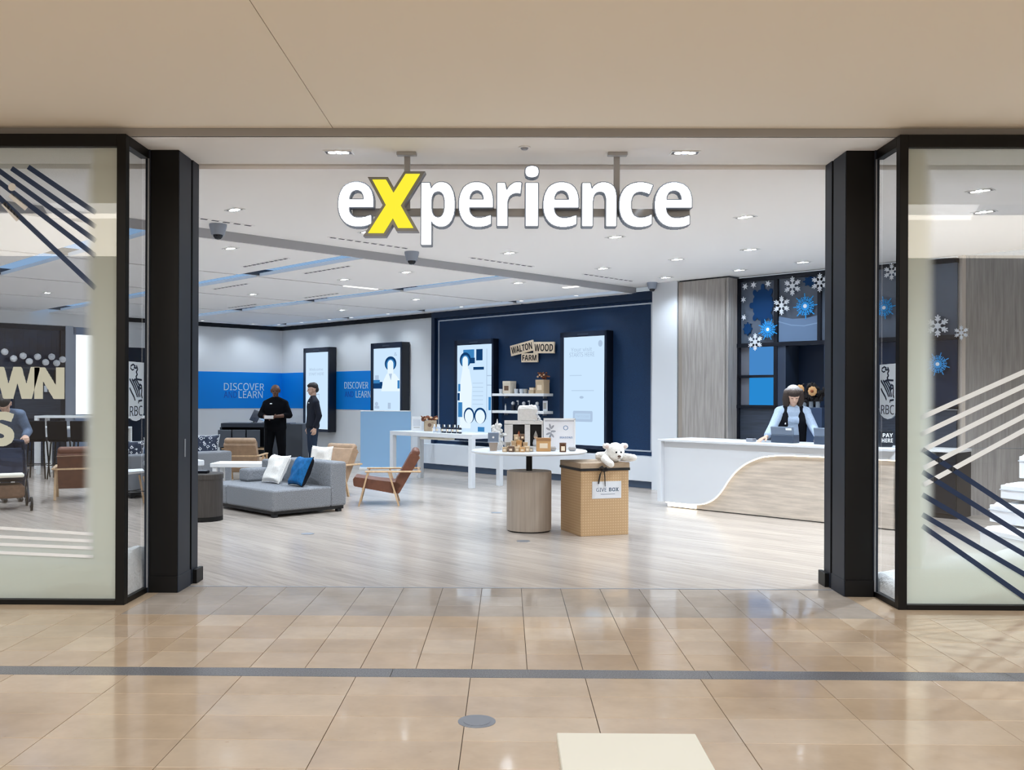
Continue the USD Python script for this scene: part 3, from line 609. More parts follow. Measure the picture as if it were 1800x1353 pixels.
for ch, a, b in letters:
    xa = (a - 891.4) * 7.13 / 1640 - .006; xb = (b - 891.4) * 7.13 / 1640 + .006
    g = text_shape(ch, .42, True, 200); bb = g.bounds; k = (xb - xa) / (bb[2] - bb[0])
    kz = {'i': .42 / .42, 'p': 1.0}.get(ch, 1.0) * .97
    g = g.buffer(-.006); g = affinity.translate(affinity.scale(g, k, kz * 1.06, origin=(0, 0)), xa - bb[0] * k, 2.795)
    back = g.buffer(.012); 
    lt = part(t, 'letter', onF(ext(back, .075), 0, 0, .06), side, smooth=False, label='white illuminated letter')
    part(lt, 'lit_face', onF(ext(g.buffer(.004), .012), 0, 0, -.015 + .0), signw, smooth=False)
px = lambda x, y: ((x - 891.4) * 7.13 / 1640, 1.5 - (y - 695.5) * 7.13 / 1640)
X = union_all([sg.Polygon([px(*q) for q in ((713, 309), (738, 309), (675, 412), (648, 412))]), sg.Polygon([px(*q) for q in ((655, 319), (679, 319), (727, 403), (700, 403))])])
lt = part(t, 'letter', onF(ext(X.buffer(.022, join_style=2), .10), 0, 0, .04), mat('yellow_return', (140, 142, 150), .4, .1), smooth=False, label='large slanted yellow letter X')
part(lt, 'lit_face', onF(ext(X, .012), 0, 0, -.06), signy, smooth=False)

# ================================================================ kiosk top and wall screens
t = thing('display_plinth', 'plain cream plinth cut off by the bottom edge of the picture', 'plinth', (.375, 2.4, 0))
part(t, 'body', bx(-.20, -.5, 0, .20, .5, .41), cream, smooth=False); part(t, 'top', bx(-.217, -.515, .41, .217, .517, .45, .003), cream, smooth=False)

def screen(label, v0, v1, z0, z1, d, v_in, z_in, graphics):
    """A deep wall screen. v0 < v1; v_in, z_in: bezel widths."""
    t = thing('display_screen', label, 'screen', W(12.60, (v0 + v1) / 2, z0), 45)
    w = v1 - v0; h = z1 - z0
    part(t, 'housing', bx(-d, -w / 2, 0, .0, w / 2, h, .006), mat('screen_housing', (10, 16, 30), .3, 0, .5), smooth=False)
    part(t, 'bezel', [bx(-d - .012, -w / 2, 0, -d, -w / 2 + v_in * .5, h), bx(-d - .012, w / 2 - v_in, 0, -d, w / 2, h), bx(-d - .012, -w / 2, h - z_in, -d, w / 2, h), bx(-d - .012, -w / 2, 0, -d, w / 2, z_in * .6)], mat('screen_bezel', (18, 34, 58), .3, 0, .5), smooth=False)
    part(t, 'brand_bar', bx(-d - .016, -.12, h - z_in * .6, -d - .012, .12, h - z_in * .45), mat('bar_grey', (60, 72, 90), .4), smooth=False)
    pw = w - v_in * 1.5; ph = h - z_in * 1.6
    pn = part(t, 'panel', bx(-d - .006, -w / 2 + v_in * .5, z_in * .6, -d + .002, w / 2 - v_in, h - z_in), screenw, smooth=False)
    o = (-d - .0065, w / 2 - v_in, z_in * .6)
    n = 0
    for g, m in graphics:
        g = affinity.scale(g, pw, ph, origin=(0, 0)); n += 1
        part(pn, 'graphic', onto(ext(g, .0006 + .0003 * n), o, (0, -1, 0), ZD), m, smooth=False)
R_ = sbox; El = lambda x, y, rx, ry: affinity.scale(sg.Point(0, 0).buffer(1, 20), rx, ry).__class__(affinity.translate(affinity.scale(sg.Point(0, 0).buffer(1, 20), rx, ry), x, y))
def El(x, y, rx, ry): return affinity.translate(affinity.scale(sg.Point(0, 0).buffer(1, 20), rx, ry), x, y)
def TX(s, x, y, h, w):
    g = text_shape(s, 1.0, False, 64); b = g.bounds
    return affinity.translate(affinity.scale(g, w / (b[2] - b[0]), h, origin=(0, 0)), x - b[0] * w / (b[2] - b[0]), y)
curve = El(.5, .5, .5, .5)
portrait = lambda cx, cy, r: [(El(cx, cy, r * 1.25, r * .62), screend), (El(cx, cy - r * .1, r * .95, r * .5), screenb), (R_(cx - r * .62, cy - r * .95, cx + r * .62, cy - r * .1).union(El(cx, cy - r * .06, r * .62, r * .36)), screenp)]
screen('tall wall screen left of the standing men, nearly blank pale page', 18.26, 19.35, .64, 2.63, .19, .10, .11,
       [(TX('Welcome', .16, .76, .035, .62), screeng), (TX('START HERE', .14, .70, .035, .68), screeng), (R_(.42, .33, .62, .46), screeng), (R_(.44, .345, .60, .445), screenw)])
screen('wall screen behind the pale glass divider, showing a person with dark hair', 15.54, 16.63, 1.0, 2.645, .21, .10, .12,
       [(R_(0, .40, .34, .50), screend), (R_(0, .48, .24, .53), screenb), (R_(.06, .53, .20, .60), screeng)] + portrait(.64, .77, .17) + [(sg.Polygon([(.30, .36), (.98, .36), (.98, .52), (.80, .62), (.5, .62), (.36, .50)]), screenp), (sg.Polygon([(.58, .62), (.70, .62), (.66, .52)]), screeng), (R_(.90, .40, .98, .52), screenb), (R_(.05, .10, .22, .14), screeng), (El(.12, .17, .06, .03), screeng), (R_(.55, .10, .65, .19), screeng), (TX('&', .78, .88, .05, .1), screeng)])
screen('wall screen on the navy wall beside the shelves, showing a busy poster', 12.83, 13.95, .62, 2.605, .14, .085, .10,
       [(R_(.18, .83, .50, .95), screenb), (R_(.56, .83, .74, .95), screend), (R_(.38, .80, .52, .86), screend)] + portrait(.24, .84, .13) + [(sg.Polygon([(.10, .10), (.40, .10), (.44, .55), (.36, .74), (.16, .74), (.06, .5)]), screenp), (R_(.48, .73, .78, .76), screend)]
       + [(R_(.46, .36 + k * .045, .76, .365 + k * .045), screeng) for k in range(6)] + [(R_(.86, .20, .87, .95), screeng), (R_(.86, .66, 1, .67), screeng), (R_(.86, .56, 1, .57), screeng)]
       + [(El(.36, .24, .15, .085).difference(El(.36, .23, .125, .075)), screend), (El(.68, .24, .17, .085).difference(El(.68, .23, .14, .075)), screend), (El(.36, .225, .12, .07), screenp), (El(.68, .225, .13, .07), screenp), (R_(.04, .22, .16, .38), screenb), (R_(.02, .40, .08, .48), screend), (R_(.04, .5, .10, .58), screenb), (R_(.62, .07, .80, .12), screenb), (R_(.92, .30, .98, .44), screenb)])
screen('large wall screen at the right of the shelves, pale page with a rounded button', 10.03, 11.08, .60, 2.63, .18, .085, .09,
       [(TX("Your visit", .18, .865, .035, .52), screeng), (TX('STARTS HERE', .14, .815, .04, .62), screeng), (El(.9, .93, .05, .03), screeng), (R_(.15, .64, .45, .645), screeng), (R_(.2, .50, .75, .505), screeng), (El(.45, .44, .05, .012), screeng), (R_(.26, .235, .70, .295).buffer(.02), screeng), (R_(.30, .25, .66, .28).buffer(.012), emit('screen_button', (186, 212, 238), 1.0)), (TX('TAP TO START', .32, .255, .018, .32), screeng)])

# sign of nailed boards on the navy wall
t = thing('board_sign', 'sign of three nailed pale lettered boards on the navy wall above the shelves', 'sign', (0, 0, 0))
bd = mat('pale_board', (232, 212, 186), .6, noise=9., mix=.1); ink = mat('board_ink', (52, 44, 40), .7)
def board(v, z, w, h, ang, txt, tw):
    b = part(t, 'board', onR(xf(bx(-w / 2, -h / 2, 0, w / 2, h / 2, .03, .003), RZ(ang)), v, z, 12.57), bd, smooth=False)
    g = text_shape(txt, h * .62, True, 72); bb = g.bounds
    g = affinity.rotate(affinity.translate(affinity.scale(g, tw / (bb[2] - bb[0]), 1, origin=(0, 0)), -tw / 2 - bb[0] * tw / (bb[2] - bb[0]), -h * .31), ang, origin=(0, 0))
    part(b, 'lettering', onR(ext(g, .004), v, z, 12.541), ink, smooth=False)
board(12.16, 2.40, .60, .20, 9, 'WALTON', .54); board(11.60, 2.39, .52, .21, -2, 'WOOD', .46); board(11.96, 2.215, .42, .17, -1, 'FARM', .36)
# ================================================================ lounge furniture
def pillow(w, h, t, seed=0, n=18):
    g = np.linspace(-1, 1, n); a, b = np.meshgrid(g, g, indexing='ij')
    e = np.clip((1 - a ** 4) * (1 - b ** 4), 0, 1) ** .42
    pinch = 1 - .10 * (1 - np.abs(a) ** 2) * np.abs(b) ** 3; pinch2 = 1 - .10 * (1 - np.abs(b) ** 2) * np.abs(a) ** 3
    wob = meshkit.noise(np.stack([a * 2 + seed, b * 2, a * 0], -1), seed) - .5
    V = []; F = []
    for s in (1, -1):
        V.append(np.stack([a * w / 2 * pinch2, b * h / 2 * pinch, s * (t / 2 * e * (1 + .5 * wob)) + wob * .01], -1).reshape(-1, 3))
    for k, s in enumerate((1, -1)):
        for i in range(n - 1):
            for j in range(n - 1):
                q = [k * n * n + x for x in (i * n + j, (i + 1) * n + j, (i + 1) * n + j + 1, i * n + j + 1)]
                if s < 0: q = q[::-1]
                F += [[q[0], q[1], q[2]], [q[0], q[2], q[3]]]
    m = trimesh.Trimesh(np.vstack(V), F, process=False); m.merge_vertices(); return m
def cushion(name, label, m, p, yaw, lean, w, h, t, seed, roll=0, group=None, backm=None):
    """A cushion standing on its lower edge at p, its face turned by yaw from facing the camera, leaning back."""
    x = thing(name, label, 'cushion', p, yaw, group)
    A = [RZ(roll), T(0, h / 2, 0), RX(90 - lean)]
    body = xf(pillow(w, h, t, seed), *A)
    if backm is None: part(x, 'cover', body, m, smooth=True)
    else:
        raw = pillow(w, h, t, seed); fc = raw.triangles_center[:, 2] > 0
        for nm_, sel, mm in (('cover', fc, m), ('back_cover', ~fc, backm)): part(x, nm_, xf(raw.submesh([np.nonzero(sel)[0]], append=True), *A), mm, smooth=True)
    g = np.linspace(0, 2 * np.pi, 49); c = np.cos(g); s = np.sin(g)
    k = 1 / np.maximum(np.abs(c), np.abs(s)); 
    px_, py_ = c * k, s * k
    loop = np.stack([px_ * w / 2 * (1 - .10 * (1 - py_ ** 2) * np.abs(px_) ** 3), py_ * h / 2 * (1 - .10 * (1 - px_ ** 2) * np.abs(py_) ** 3), 0 * g], -1)
    part(x, 'piping', xf(tube(loop, .006, 6), *A), backm or m, smooth=True)
    return x
ft = mat('sofa_foot', (16, 16, 20), .5)
# nearest modular sofa
t = thing('modular_sofa', 'large grey modular sofa nearest the entrance, chaise end with white and blue cushions', 'sofa', W(6.0, 10.03, 0), 45)
part(t, 'chaise', soft(0, 0, .075, .86, 1.16, .335, .03), fabric)
part(t, 'seat_module', soft(.0, 1.175, .075, .86, 1.74, .325, .03), fabric)
part(t, 'back_rest', soft(.85, 0, .075, 1.09, 1.16, .645, .035), fabric); part(t, 'back_rest', soft(.85, 1.17, .075, 1.09, 1.74, .60, .035), fabric)
part(t, 'bolster', soft(.42, 1.36, .325, .80, 1.60, .50, .04), fabric)
part(t, 'base_frame', bx(.03, .03, .035, 1.06, 1.72, .08), ft, smooth=False)
for x, y in ((.06, .06), (1.0, .06), (.06, 1.66), (1.0, 1.66)): part(t, 'foot', bx(x - .03, y - .03, 0, x + .03, y + .03, .05), ft, smooth=False)
cushion('cushion', 'fluffy white square cushion on the nearest grey sofa', plush, W(6.50, 10.93, .345), -45, 27, .42, .40, .15, 3)
cushion('cushion', 'shiny teal blue cushion leaning on the back of the nearest sofa', teal, W(6.52, 10.36, .345), -52, 24, .40, .40, .15, 5, backm=darkcloth)
# farther sofa, its back to the camera
t = thing('modular_sofa', 'farther grey sofa with its back to the entrance, in front of the dark console', 'sofa', W(5.62, 13.3, 0), 45)
part(t, 'back_rest', soft(0, 0, .08, .80, .24, .63, .035), fabric); part(t, 'back_rest', soft(.82, 0, .08, 1.62, .24, .63, .035), fabric)
part(t, 'seat', soft(0, .23, .08, .80, 1.05, .36, .04), fabric); part(t, 'seat', soft(.82, .23, .08, 1.62, 1.05, .36, .04), fabric)
part(t, 'base_frame', bx(.03, .03, .035, 1.58, 1.0, .085), ft, smooth=False)
for x, y in ((.06, .06), (1.55, .06), (.06, .98), (1.55, .98)): part(t, 'foot', bx(x - .03, y - .03, 0, x + .03, y + .03, .05), ft, smooth=False)
t = thing('ottoman', 'grey upholstered ottoman behind the dark drum table', 'ottoman', W(5.62, 12.3, 0), 45)
part(t, 'body', soft(0, 0, .07, .62, .62, .56, .04), fabric); part(t, 'top_throw', soft(-.015, -.015, .50, .64, .5, .585, .02), fabric_l, label='pale throw over its top')
part(t, 'base_frame', bx(.03, .03, .0, .59, .59, .075), ft, smooth=False)
patt = usdkit.material(stage, '/World/Looks/patterned_cloth', {'tc': ('texture_coordinate', {}), 'v': ('voronoi_texture', {'scale': 16., 'metric': 'manhattan', 'randomness': .75}), 'r': ('rgb_ramp', {'ramp': [(.30, (.02, .03, .06)), (.36, (.75, .78, .82)), (.5, (.8, .82, .85)), (.55, (.03, .04, .07)), (1, (.02, .03, .06))], 'interpolate': False}), 'p': ('principled_bsdf', {'roughness': .9})},
    [('tc.object', 'v.vector'), ('v.distance', 'r.fac'), ('r.color', 'p.base_color')], surface='p.BSDF')
cushion('cushion', 'black and white patterned cushion on the farther sofa in front of the console', patt, W(6.98, 13.75, .365), 0, 12, .46, .52, .16, 7, backm=fabric_l)
cushion('cushion', 'crumpled white cushion at the left end of the farther sofa', plush, W(6.42, 13.95, .365), -25, 30, .50, .46, .18, 9)
cushion('cushion', 'white fluffy cushion on the ottoman beside the left pier', plush, W(5.75, 12.65, .60), 15, 35, .34, .26, .14, 11)
cushion('cushion', 'dark blue cushion lying behind the fluffy one by the left pier', mat('blue_cloth', (20, 70, 120), .8), W(5.93, 14.16, .37), -10, 40, .45, .42, .14, 13)
cushion('cushion', 'slim dark cushion with white edge next to the legs of the standing man', darkcloth, W(7.10, 14.2, .365), 62, 14, .42, .42, .13, 15, backm=plush)
cushion('cushion', 'patterned cushion seen through the left return pane', patt, W(5.83, 13.72, .365), -6, 10, .32, .46, .16, 17, backm=fabric_l)
cushion('cushion', 'white cushion seen through the left return pane beside the pier', plush, W(6.17, 13.66, .365), 40, 10, .30, .50, .16, 19)

def armchair(label, loc, rz, lea, group=None):
    """Low lounge chair; it faces local +y."""
    t = thing('lounge_chair', label, 'armchair', loc, rz, group)
    w = .27
    prof = sg.Polygon([(.38, .37), (.37, .28), (-.18, .175), (-.24, .28), (-.20, .30)]).buffer(-.015).buffer(.03)
    part(t, 'seat', onto(ext(prof, 2 * w), (-w, 0, 0), (0, 1, 0), ZD).apply_transform(np.eye(4)), lea)
    part(t, 'seat_top', onto(ext(sg.Polygon([(.37, .385), (.37, .37), (-.19, .285), (-.18, .305)]).buffer(.006), 2 * w - .03), (-w + .015, 0, 0), (0, 1, 0), ZD), lea)
    back = sg.Polygon([(-.14, .22), (-.22, .17), (-.50, .66), (-.40, .70)]).buffer(-.02).buffer(.035)
    part(t, 'backrest', onto(ext(back, 2 * w), (-w, 0, 0), (0, 1, 0), ZD), lea)
    part(t, 'headrest', xf(soft(-w, -.055, -.06, w, .055, .06, .05), RX(28), T(0, -.455, .71)), lea)
    part(t, 'piping', tube([(-w - .005, -.51, .64), (0, -.515, .645), (w + .005, -.51, .64)], .006, 6), tanl)
    for s in (-1, 1):
        x = s * .315
        part(t, 'leg', bar((x, .31, 0), (x, .19, .465), .034, .022), oak, smooth=False)
        part(t, 'leg', bar((x, -.23, 0), (x, -.09, .465), .034, .022), oak, smooth=False)
        part(t, 'armrest', bx(x - .026, -.53, .455, x + .026, .23, .478, .006), oak, smooth=False)
    part(t, 'cross_rail', bar((-.315, .255, .235), (.315, .255, .235), .03, .022), oak, smooth=False)
    part(t, 'cross_rail', bar((-.315, -.50, .462), (.315, -.50, .462), .03, .022), oak, smooth=False)
    part(t, 'cross_rail', bar((-.315, -.17, .18), (.315, -.17, .18), .03, .022), oak, smooth=False)
    return t
armchair('dark brown leather lounge chair seen from the side, right of the grey sofa', (-1.73, 12.98, 0), 96, leather)
armchair('tan leather lounge chair facing the entrance behind the grey sofa', (-2.74, 13.80, 0), 150, tanl)
armchair('tan leather lounge chair seen from behind in front of the dark console', (-4.58, 16.35, 0), 3, tanl)
armchair('brown leather lounge chair seen from behind through the left shop window', (-6.18, 13.45, 0), 22, leather)
cushion('cushion', 'white furry cushion on the seat of the tan chair behind the nearest sofa', plush, (-2.80, 13.84, .355), -30, 14, .40, .40, .13, 21)

t = thing('drum_table', 'dark ribbed drum side table beside the left pier', 'side table', (-3.63, 11.16, 0))
part(t, 'drum', lathe([(0, 0), (.20, 0), (.215, .015), (.215, .50), (0, .50)], 48), darkdrum, smooth=30)
part(t, 'plinth_ring', lathe([(.216, .0), (.218, .0), (.218, .055), (.216, .055)], 48), black); part(t, 'top', lathe([(0, .50), (.222, .50), (.222, .555), (.216, .565), (0, .565)], 48), darkdrum, smooth=30)
rem = thing('remote_control', 'small dark tray on the drum side table', 'tray', (-3.66, 11.13, .565)); part(rem, 'tray', soft(-.09, -.05, 0, .09, .05, .03, .01), darkcloth); part(rem, 'rim', bx(-.07, -.035, .026, .07, .035, .032), grey)

t = thing('coffee_table', 'low white table between the two sofas', 'table', (-3.85, 13.84, 0))
part(t, 'top', bx(-.50, -.22, .44, .50, .26, .50, .006), white, smooth=False)
for x in (-.44, .44):
    for y in (-.17, .20): part(t, 'leg', bx(x - .03, y - .03, 0, x + .03, y + .03, .44, .003), white, smooth=False)

def shell_chair(label, loc, rz):
    t = thing('shell_chair', label, 'chair', loc, rz)
    n = 22; a = np.linspace(-1, 1, n); s = np.linspace(0, 1, n); A, Sg = np.meshgrid(a, s, indexing='ij')
    # profile from front lip over the seat up the back
    py = np.interp(s, [0, .1, .45, .6, 1], [.22, .20, -.12, -.19, -.25]); pz = np.interp(s, [0, .1, .45, .6, 1], [.42, .445, .42, .50, .80])
    wd = np.interp(s, [0, .1, .45, .6, .9, 1], [.19, .22, .23, .23, .2, .15])
    X = A * wd[None, :]; curl = A ** 2 * np.interp(s, [0, .1, .5, 1], [.01, .03, .06, .03])[None, :]
    Y = py[None, :] + curl * np.interp(s, [0, .5, 1], [0, .6, 1])[None, :]; Z = pz[None, :] + curl * np.interp(s, [0, .5, 1], [1, .8, 0.0])[None, :]
    V = np.stack([X, Y, Z], -1).reshape(-1, 3); F = []
    for i in range(n - 1):
        for j in range(n - 1):
            q = [i * n + j, (i + 1) * n + j, (i + 1) * n + j + 1, i * n + j + 1]; F += [[q[0], q[1], q[2]], [q[0], q[2], q[3]]]
    m = trimesh.Trimesh(V, F, process=False); m2 = m.copy(); m2.vertices = m.vertices - m.vertex_normals * .008; m2.invert()
    part(t, 'shell', [m, m2], mat('white_shell', (232, 236, 242), .4), smooth=True)
    for x in (-1, 1):
        for y, y2 in ((.14, .23), (-.12, -.22)): part(t, 'leg', bar((x * .12, y, .40), (x * .21, y2, 0), .014, n=10), oak)
    part(t, 'leg_brace', [bar((-.16, .17, .2), (.16, -.16, .2), .006, n=8), bar((.16, .17, .2), (-.16, -.16, .2), .006, n=8)], black)
shell_chair('white shell chair with wooden legs seen through the left return pane', (-5.08, 12.55, 0), -55)

# consoles and high tables at the far left
t = thing('console_desk', 'dark console desk behind the sofas with two tablets on it', 'desk', (-4.95, 19.0, 0))
cd = mat('console_dark', (30, 38, 52), .45); cg = mat('console_grey', (66, 72, 82), .6)
part(t, 'top', bx(-.82, -.25, .85, .58, .3, .935, .006), cd, smooth=False)
part(t, 'end_panel', bx(.06, -.27, 0, .83, .32, .925, .006), cg, smooth=False)
for k in range(3): part(t, 'front_panel', bx(-.87 + k * .29, -.28, .45, -.87 + k * .29 + .27, -.25, .80, .008), cg, smooth=False)
part(t, 'shelf', bx(-.80, -.25, .40, .06, .28, .43), oak, smooth=False); part(t, 'back_panel', bx(-.80, .26, 0, .06, .30, .85), cd, smooth=False); part(t, 'side_panel', bx(-.84, -.24, 0, -.80, .30, .85), cd, smooth=False)
for k, (x, m, lb) in enumerate(((-.22, mat('tablet_dark', (20, 32, 52), .2), 'dark tablet on a stand at the left of the console'), (.0, mat('tablet_pale', (150, 176, 206), .2), 'pale tablet on a stand beside the dark one'))):
    q = thing('tablet', lb, 'tablet', (-4.95 + x, 18.95, .935), -14)
    part(q, 'slab', xf(soft(-.09, -.008, 0, .09, .008, .24, .007), RX(-24), RY(16), T(0, .0, .035)), m); part(q, 'stand', [bar((0, .03, 0), (0, .02, .10), .02), cyl(.05, 0, .012, 0, .02)], cg)
q = thing('brochure_stack', 'pale stack of leaflets on the console beside the man', 'leaflets', (-4.72, 18.9, .935)); part(q, 'leaflet', bx(-.09, -.06, 0, .09, .06, .03), white, smooth=False); part(q, 'leaflet', xf(bx(-.06, -.04, .03, .07, .05, .09), RZ(20)), fabric_l, smooth=False)
t = thing('glass_divider', 'pale blue translucent free-standing panel left of the white tables', 'divider', (-2.46, 18.9, 0))
part(t, 'panel', bx(-.51, -.02, .04, .51, .02, 1.19, .004), mat('frosted_blue', (164, 208, 246), .35, 0, .4, trans=.25), smooth=False); part(t, 'foot_rail', bx(-.53, -.06, 0, .53, .06, .05, .004), white, smooth=False); part(t, 'top_rail', bx(-.515, -.024, 1.18, .515, .024, 1.2, .002), white, smooth=False)
def parsons(name, label, loc, rz, lx, ly, h, tk, lg, m):
    t = thing(name, label, 'table', loc, rz)
    part(t, 'top', bx(-lx / 2, -ly / 2, h - tk, lx / 2, ly / 2, h, .004), m, smooth=False)
    for x in (-1, 1):
        for y in (-1, 1):
            a, b = x * (lx / 2 - lg / 2), y * (ly / 2 - lg / 2); part(t, 'leg', bx(a - lg / 2, b - lg / 2, 0, a + lg / 2, b + lg / 2, h - tk, .003), m, smooth=False)
    return t
parsons('console_table', 'long white square-legged display table in front of the navy wall', W(10.63, 12.15, 0), 45, .72, 2.15, .875, .075, .085, whitec)
parsons('bar_table', 'long white bar-height table at the far left of the store', (-8.35, 18.9, 0), 90, .5, 2.3, 1.07, .045, .07, white)
parsons('work_table', 'white table in front of the dark bar stools at the far left', (-8.0, 17.6, 0), 90, .5, 1.6, .89, .04, .06, white)
def stool(label, loc, rz, group):
    t = thing('bar_stool', label, 'bar stool', loc, rz, group)
    part(t, 'seat', soft(-.165, -.17, .66, .165, .17, .73, .025), darkcloth); part(t, 'backrest', xf(soft(-.165, -.02, 0, .165, .02, .34, .018), RX(10), T(0, -.18, .70)), darkcloth)
    for x in (-1, 1):
        for y in (-1, 1): part(t, 'leg', bar((x * .12, y * .13, .67), (x * .165, y * .19, 0), .013, n=8), black)
    part(t, 'foot_rail', [bar((-.18, .17, .25), (.18, .17, .25), .008, n=6), bar((-.18, -.17, .25), (.18, -.17, .25), .008, n=6)], black)
    return t
s0 = None
for (x, y, lb) in ((-8.39, 16.6, 'left one of the dark bar stools before the white work table'), (-7.98, 16.6, 'middle one of the dark bar stools before the white work table'), (-7.57, 16.6, 'right one of the dark bar stools before the white work table')):
    s0 = stool(lb, (x, y, 0), 15, 'dark bar stools') if s0 is None else (dup(s0, lb, (x, y, 0), 10, 'dark bar stools'), s0)[1]
# white pompon lamps on a dark shelf in the far bay
garl = thing('display_shelf', 'dark shelf in the far glazed bay under the white pompons', 'shelf', W(5.7, 20.6, 0), 45)
part(garl, 'board', bx(-1.2, -.08, 2.02, 1.55, .06, 2.06), darkwood, smooth=False); part(garl, 'bracket', [bar((-1.0, 0, 1.6), (-1.0, 0, 2.03), .03), bar((1.4, 0, 1.6), (1.4, 0, 2.03), .03)], black, smooth=False)
part(garl, 'drawer_stack', bx(.6, -.06, 1.0, 1.5, .06, 1.55), darkwood, smooth=False)
pm0 = None
for k, (u, z) in enumerate(((6.11, 2.36), (6.28, 2.23), (6.46, 2.29), (6.58, 2.18), (6.74, 2.28), (6.90, 2.17), (7.02, 2.29), (7.12, 2.16), (7.24, 2.24))):
    lb = ['leftmost', 'second', 'third', 'fourth', 'fifth', 'sixth', 'seventh', 'eighth', 'rightmost'][k] + ' white pompon ball, counted from the left, in the far dark bay'; p = W(u, 20.55, z)
    if pm0 is None:
        pm0 = thing('pompon', lb, 'pompon', p, 0, 'white pompons')
        b = ball(.068, sub=3); b.vertices *= (1 + .16 * (meshkit.noise(b.vertices * 55, 4) - .5))[:, None]
        part(pm0, 'ball', b, mat('pompon_white', (250, 252, 255), .9), smooth=True); part(pm0, 'cord', bar((0, 0, .06), (0, 0, .5), .0015, n=6), black)
    else: dup(pm0, lb, p, k * 40, 'white pompons')
q = thing('jar_row', 'pale row of jars on the far dark drawers', 'jars', W(7.0, 20.5, 1.55), 45)
for k in range(5): part(q, 'jar', cyl(.035, 0, .13, -.2 + k * .09, 0, 14), fabric_l)
# ================================================================ counter (local x = u, y = v; its front faces -x)
t = thing('service_counter', 'white service counter with a sweeping wooden wave lit along its edge', 'counter', W(10.45, 4.35, 0), 45)
L_ = 3.20; H_ = .925
top = part(t, 'worktop', bx(0, 0, H_ - .03, .80, L_, H_, .004), whitec, smooth=False)
# front drawn as seen from the room: s runs from the right end (0) to the left end (L_); v measured likewise
cur = [(0, .80), (1.30, .795), (1.62, .765), (1.86, .68), (2.02, .57), (2.14, .44), (2.26, .27), (2.38, .16), (2.54, .095), (2.75, .075), (L_ - .08, .075)]
cu = np.array(cur); ss = np.linspace(0, L_ - .08, 60)
from scipy.interpolate import PchipInterpolator
zc = PchipInterpolator(cu[:, 0], cu[:, 1])(ss)
upper_p = sg.Polygon([(a, b) for a, b in zip(ss, zc)] + [(L_, .075), (L_, H_ - .028), (0, H_ - .028)])
part(t, 'white_front', onto(ext(upper_p, .07), (.07, 0, 0), (0, 1, 0), ZD).apply_transform(T(0, 0, 0)), whitec, smooth=False)
lower_p = sg.Polygon([(a, b + .0) for a, b in zip(ss, zc + .02)] + [(L_ - .12, .0), (0, .0)])
lower_p = sg.Polygon([(0, .012), (L_ - .1, .012), (L_ - .1, .9), (0, .9)]).intersection(sg.Polygon([(a, b + .06) for a, b in zip(ss, zc)] + [(L_ - .08, .012), (0, .012)]).buffer(0))
part(t, 'wood_front', onto(ext(lower_p, .03), (.12, 0, 0), (0, 1, 0), ZD), wood_wave, smooth=False)
led = tube([(.085, a, b - .006) for a, b in zip(ss, zc)], .011, 8)
part(t, 'light_strip', led, ledm, label='glowing strip along the wave edge')
part(t, 'end_panel', bx(.12, -.0, .012, .78, .04, H_ - .03), wood_wave, smooth=False); part(t, 'end_panel', bx(.0, L_ - .06, .075, .78, L_, H_ - .03), whitec, smooth=False)
part(t, 'plinth', bx(.15, .02, 0, .75, L_ - .12, .02), slotm, smooth=False)
part(t, 'floor_lamp_box', bx(.10, L_ - .55, .012, .14, L_ - .10, .07), ledm, smooth=False, label='glowing block under the white corner')
part(t, 'inner_shelf', bx(.40, .1, .5, .78, L_ - .1, .52), whitec, smooth=False)
t = thing('back_counter', 'dark back counter with a white top below the glazed partition', 'counter', W(12.08, 4.25, 0), 45)
part(t, 'carcass', bx(0.02, 0, 0, .5, 3.3, .82), mat('cabinet_black', (20, 24, 30), .4), smooth=False); part(t, 'top', bx(0, -.01, .82, .5, 3.31, .855, .003), white, smooth=False)
for k in range(6): part(t, 'door', bx(.0, .01 + k * .55, .06, .02, .54 + k * .55, .81, .003), mat('cabinet_door', (26, 30, 38), .35), smooth=False)
# payment terminals on the counter
for y, w, lb in ((5.885, .31, 'grey payment terminal in front of the woman'), (5.33, .26, 'grey payment terminal at the right of the woman')):
    q = thing('till_terminal', lb, 'payment terminal', W(10.78, y, .925), 45)
    part(q, 'base', bx(0, -w / 2, 0, .16, w / 2, .10, .006), mat('till_dark', (58, 70, 88), .4), smooth=False)
    part(q, 'display', xf(bx(-.012, -w / 2, 0, .012, w / 2, .105, .006), RY(-12), T(.02, 0, .10)), mat('till_grey', (104, 116, 134), .4), smooth=False)
    part(q, 'badge', xf(bx(-.0145, -w / 2 + .02, .065, -.012, -w / 2 + .10, .092), RY(-12), T(.02, 0, .10)), white, smooth=False)
q = thing('sign_cube', 'black rounded cube with white lettering on the right end of the counter', 'display cube', W(10.86, 4.63, .925), 45)
part(q, 'cube', xf(soft(-.08, -.08, 0, .08, .08, .20, .022), RZ(-45)), mat('cube_black', (22, 30, 42), .35))
part(q, 'print', onto(ext(union_all([affinity.translate(text_shape('PAY', .045, True), -.05, .115), affinity.translate(text_shape('HERE', .045, True, sx=.85), -.06, .055)]), .002), (-.0566, -.0566, 0), np.array([1, -1, 0]) / S2, ZD), white, smooth=False)
q = thing('phone_dock', 'small pale gadgets by the left hand of the woman on the counter', 'card reader', W(10.70, 6.30, .925), 45)
part(q, 'reader', soft(0, -.05, 0, .10, .05, .045, .012), grey); part(q, 'keypad', bx(.02, -.03, .044, .08, .03, .05), darkcloth, smooth=False)
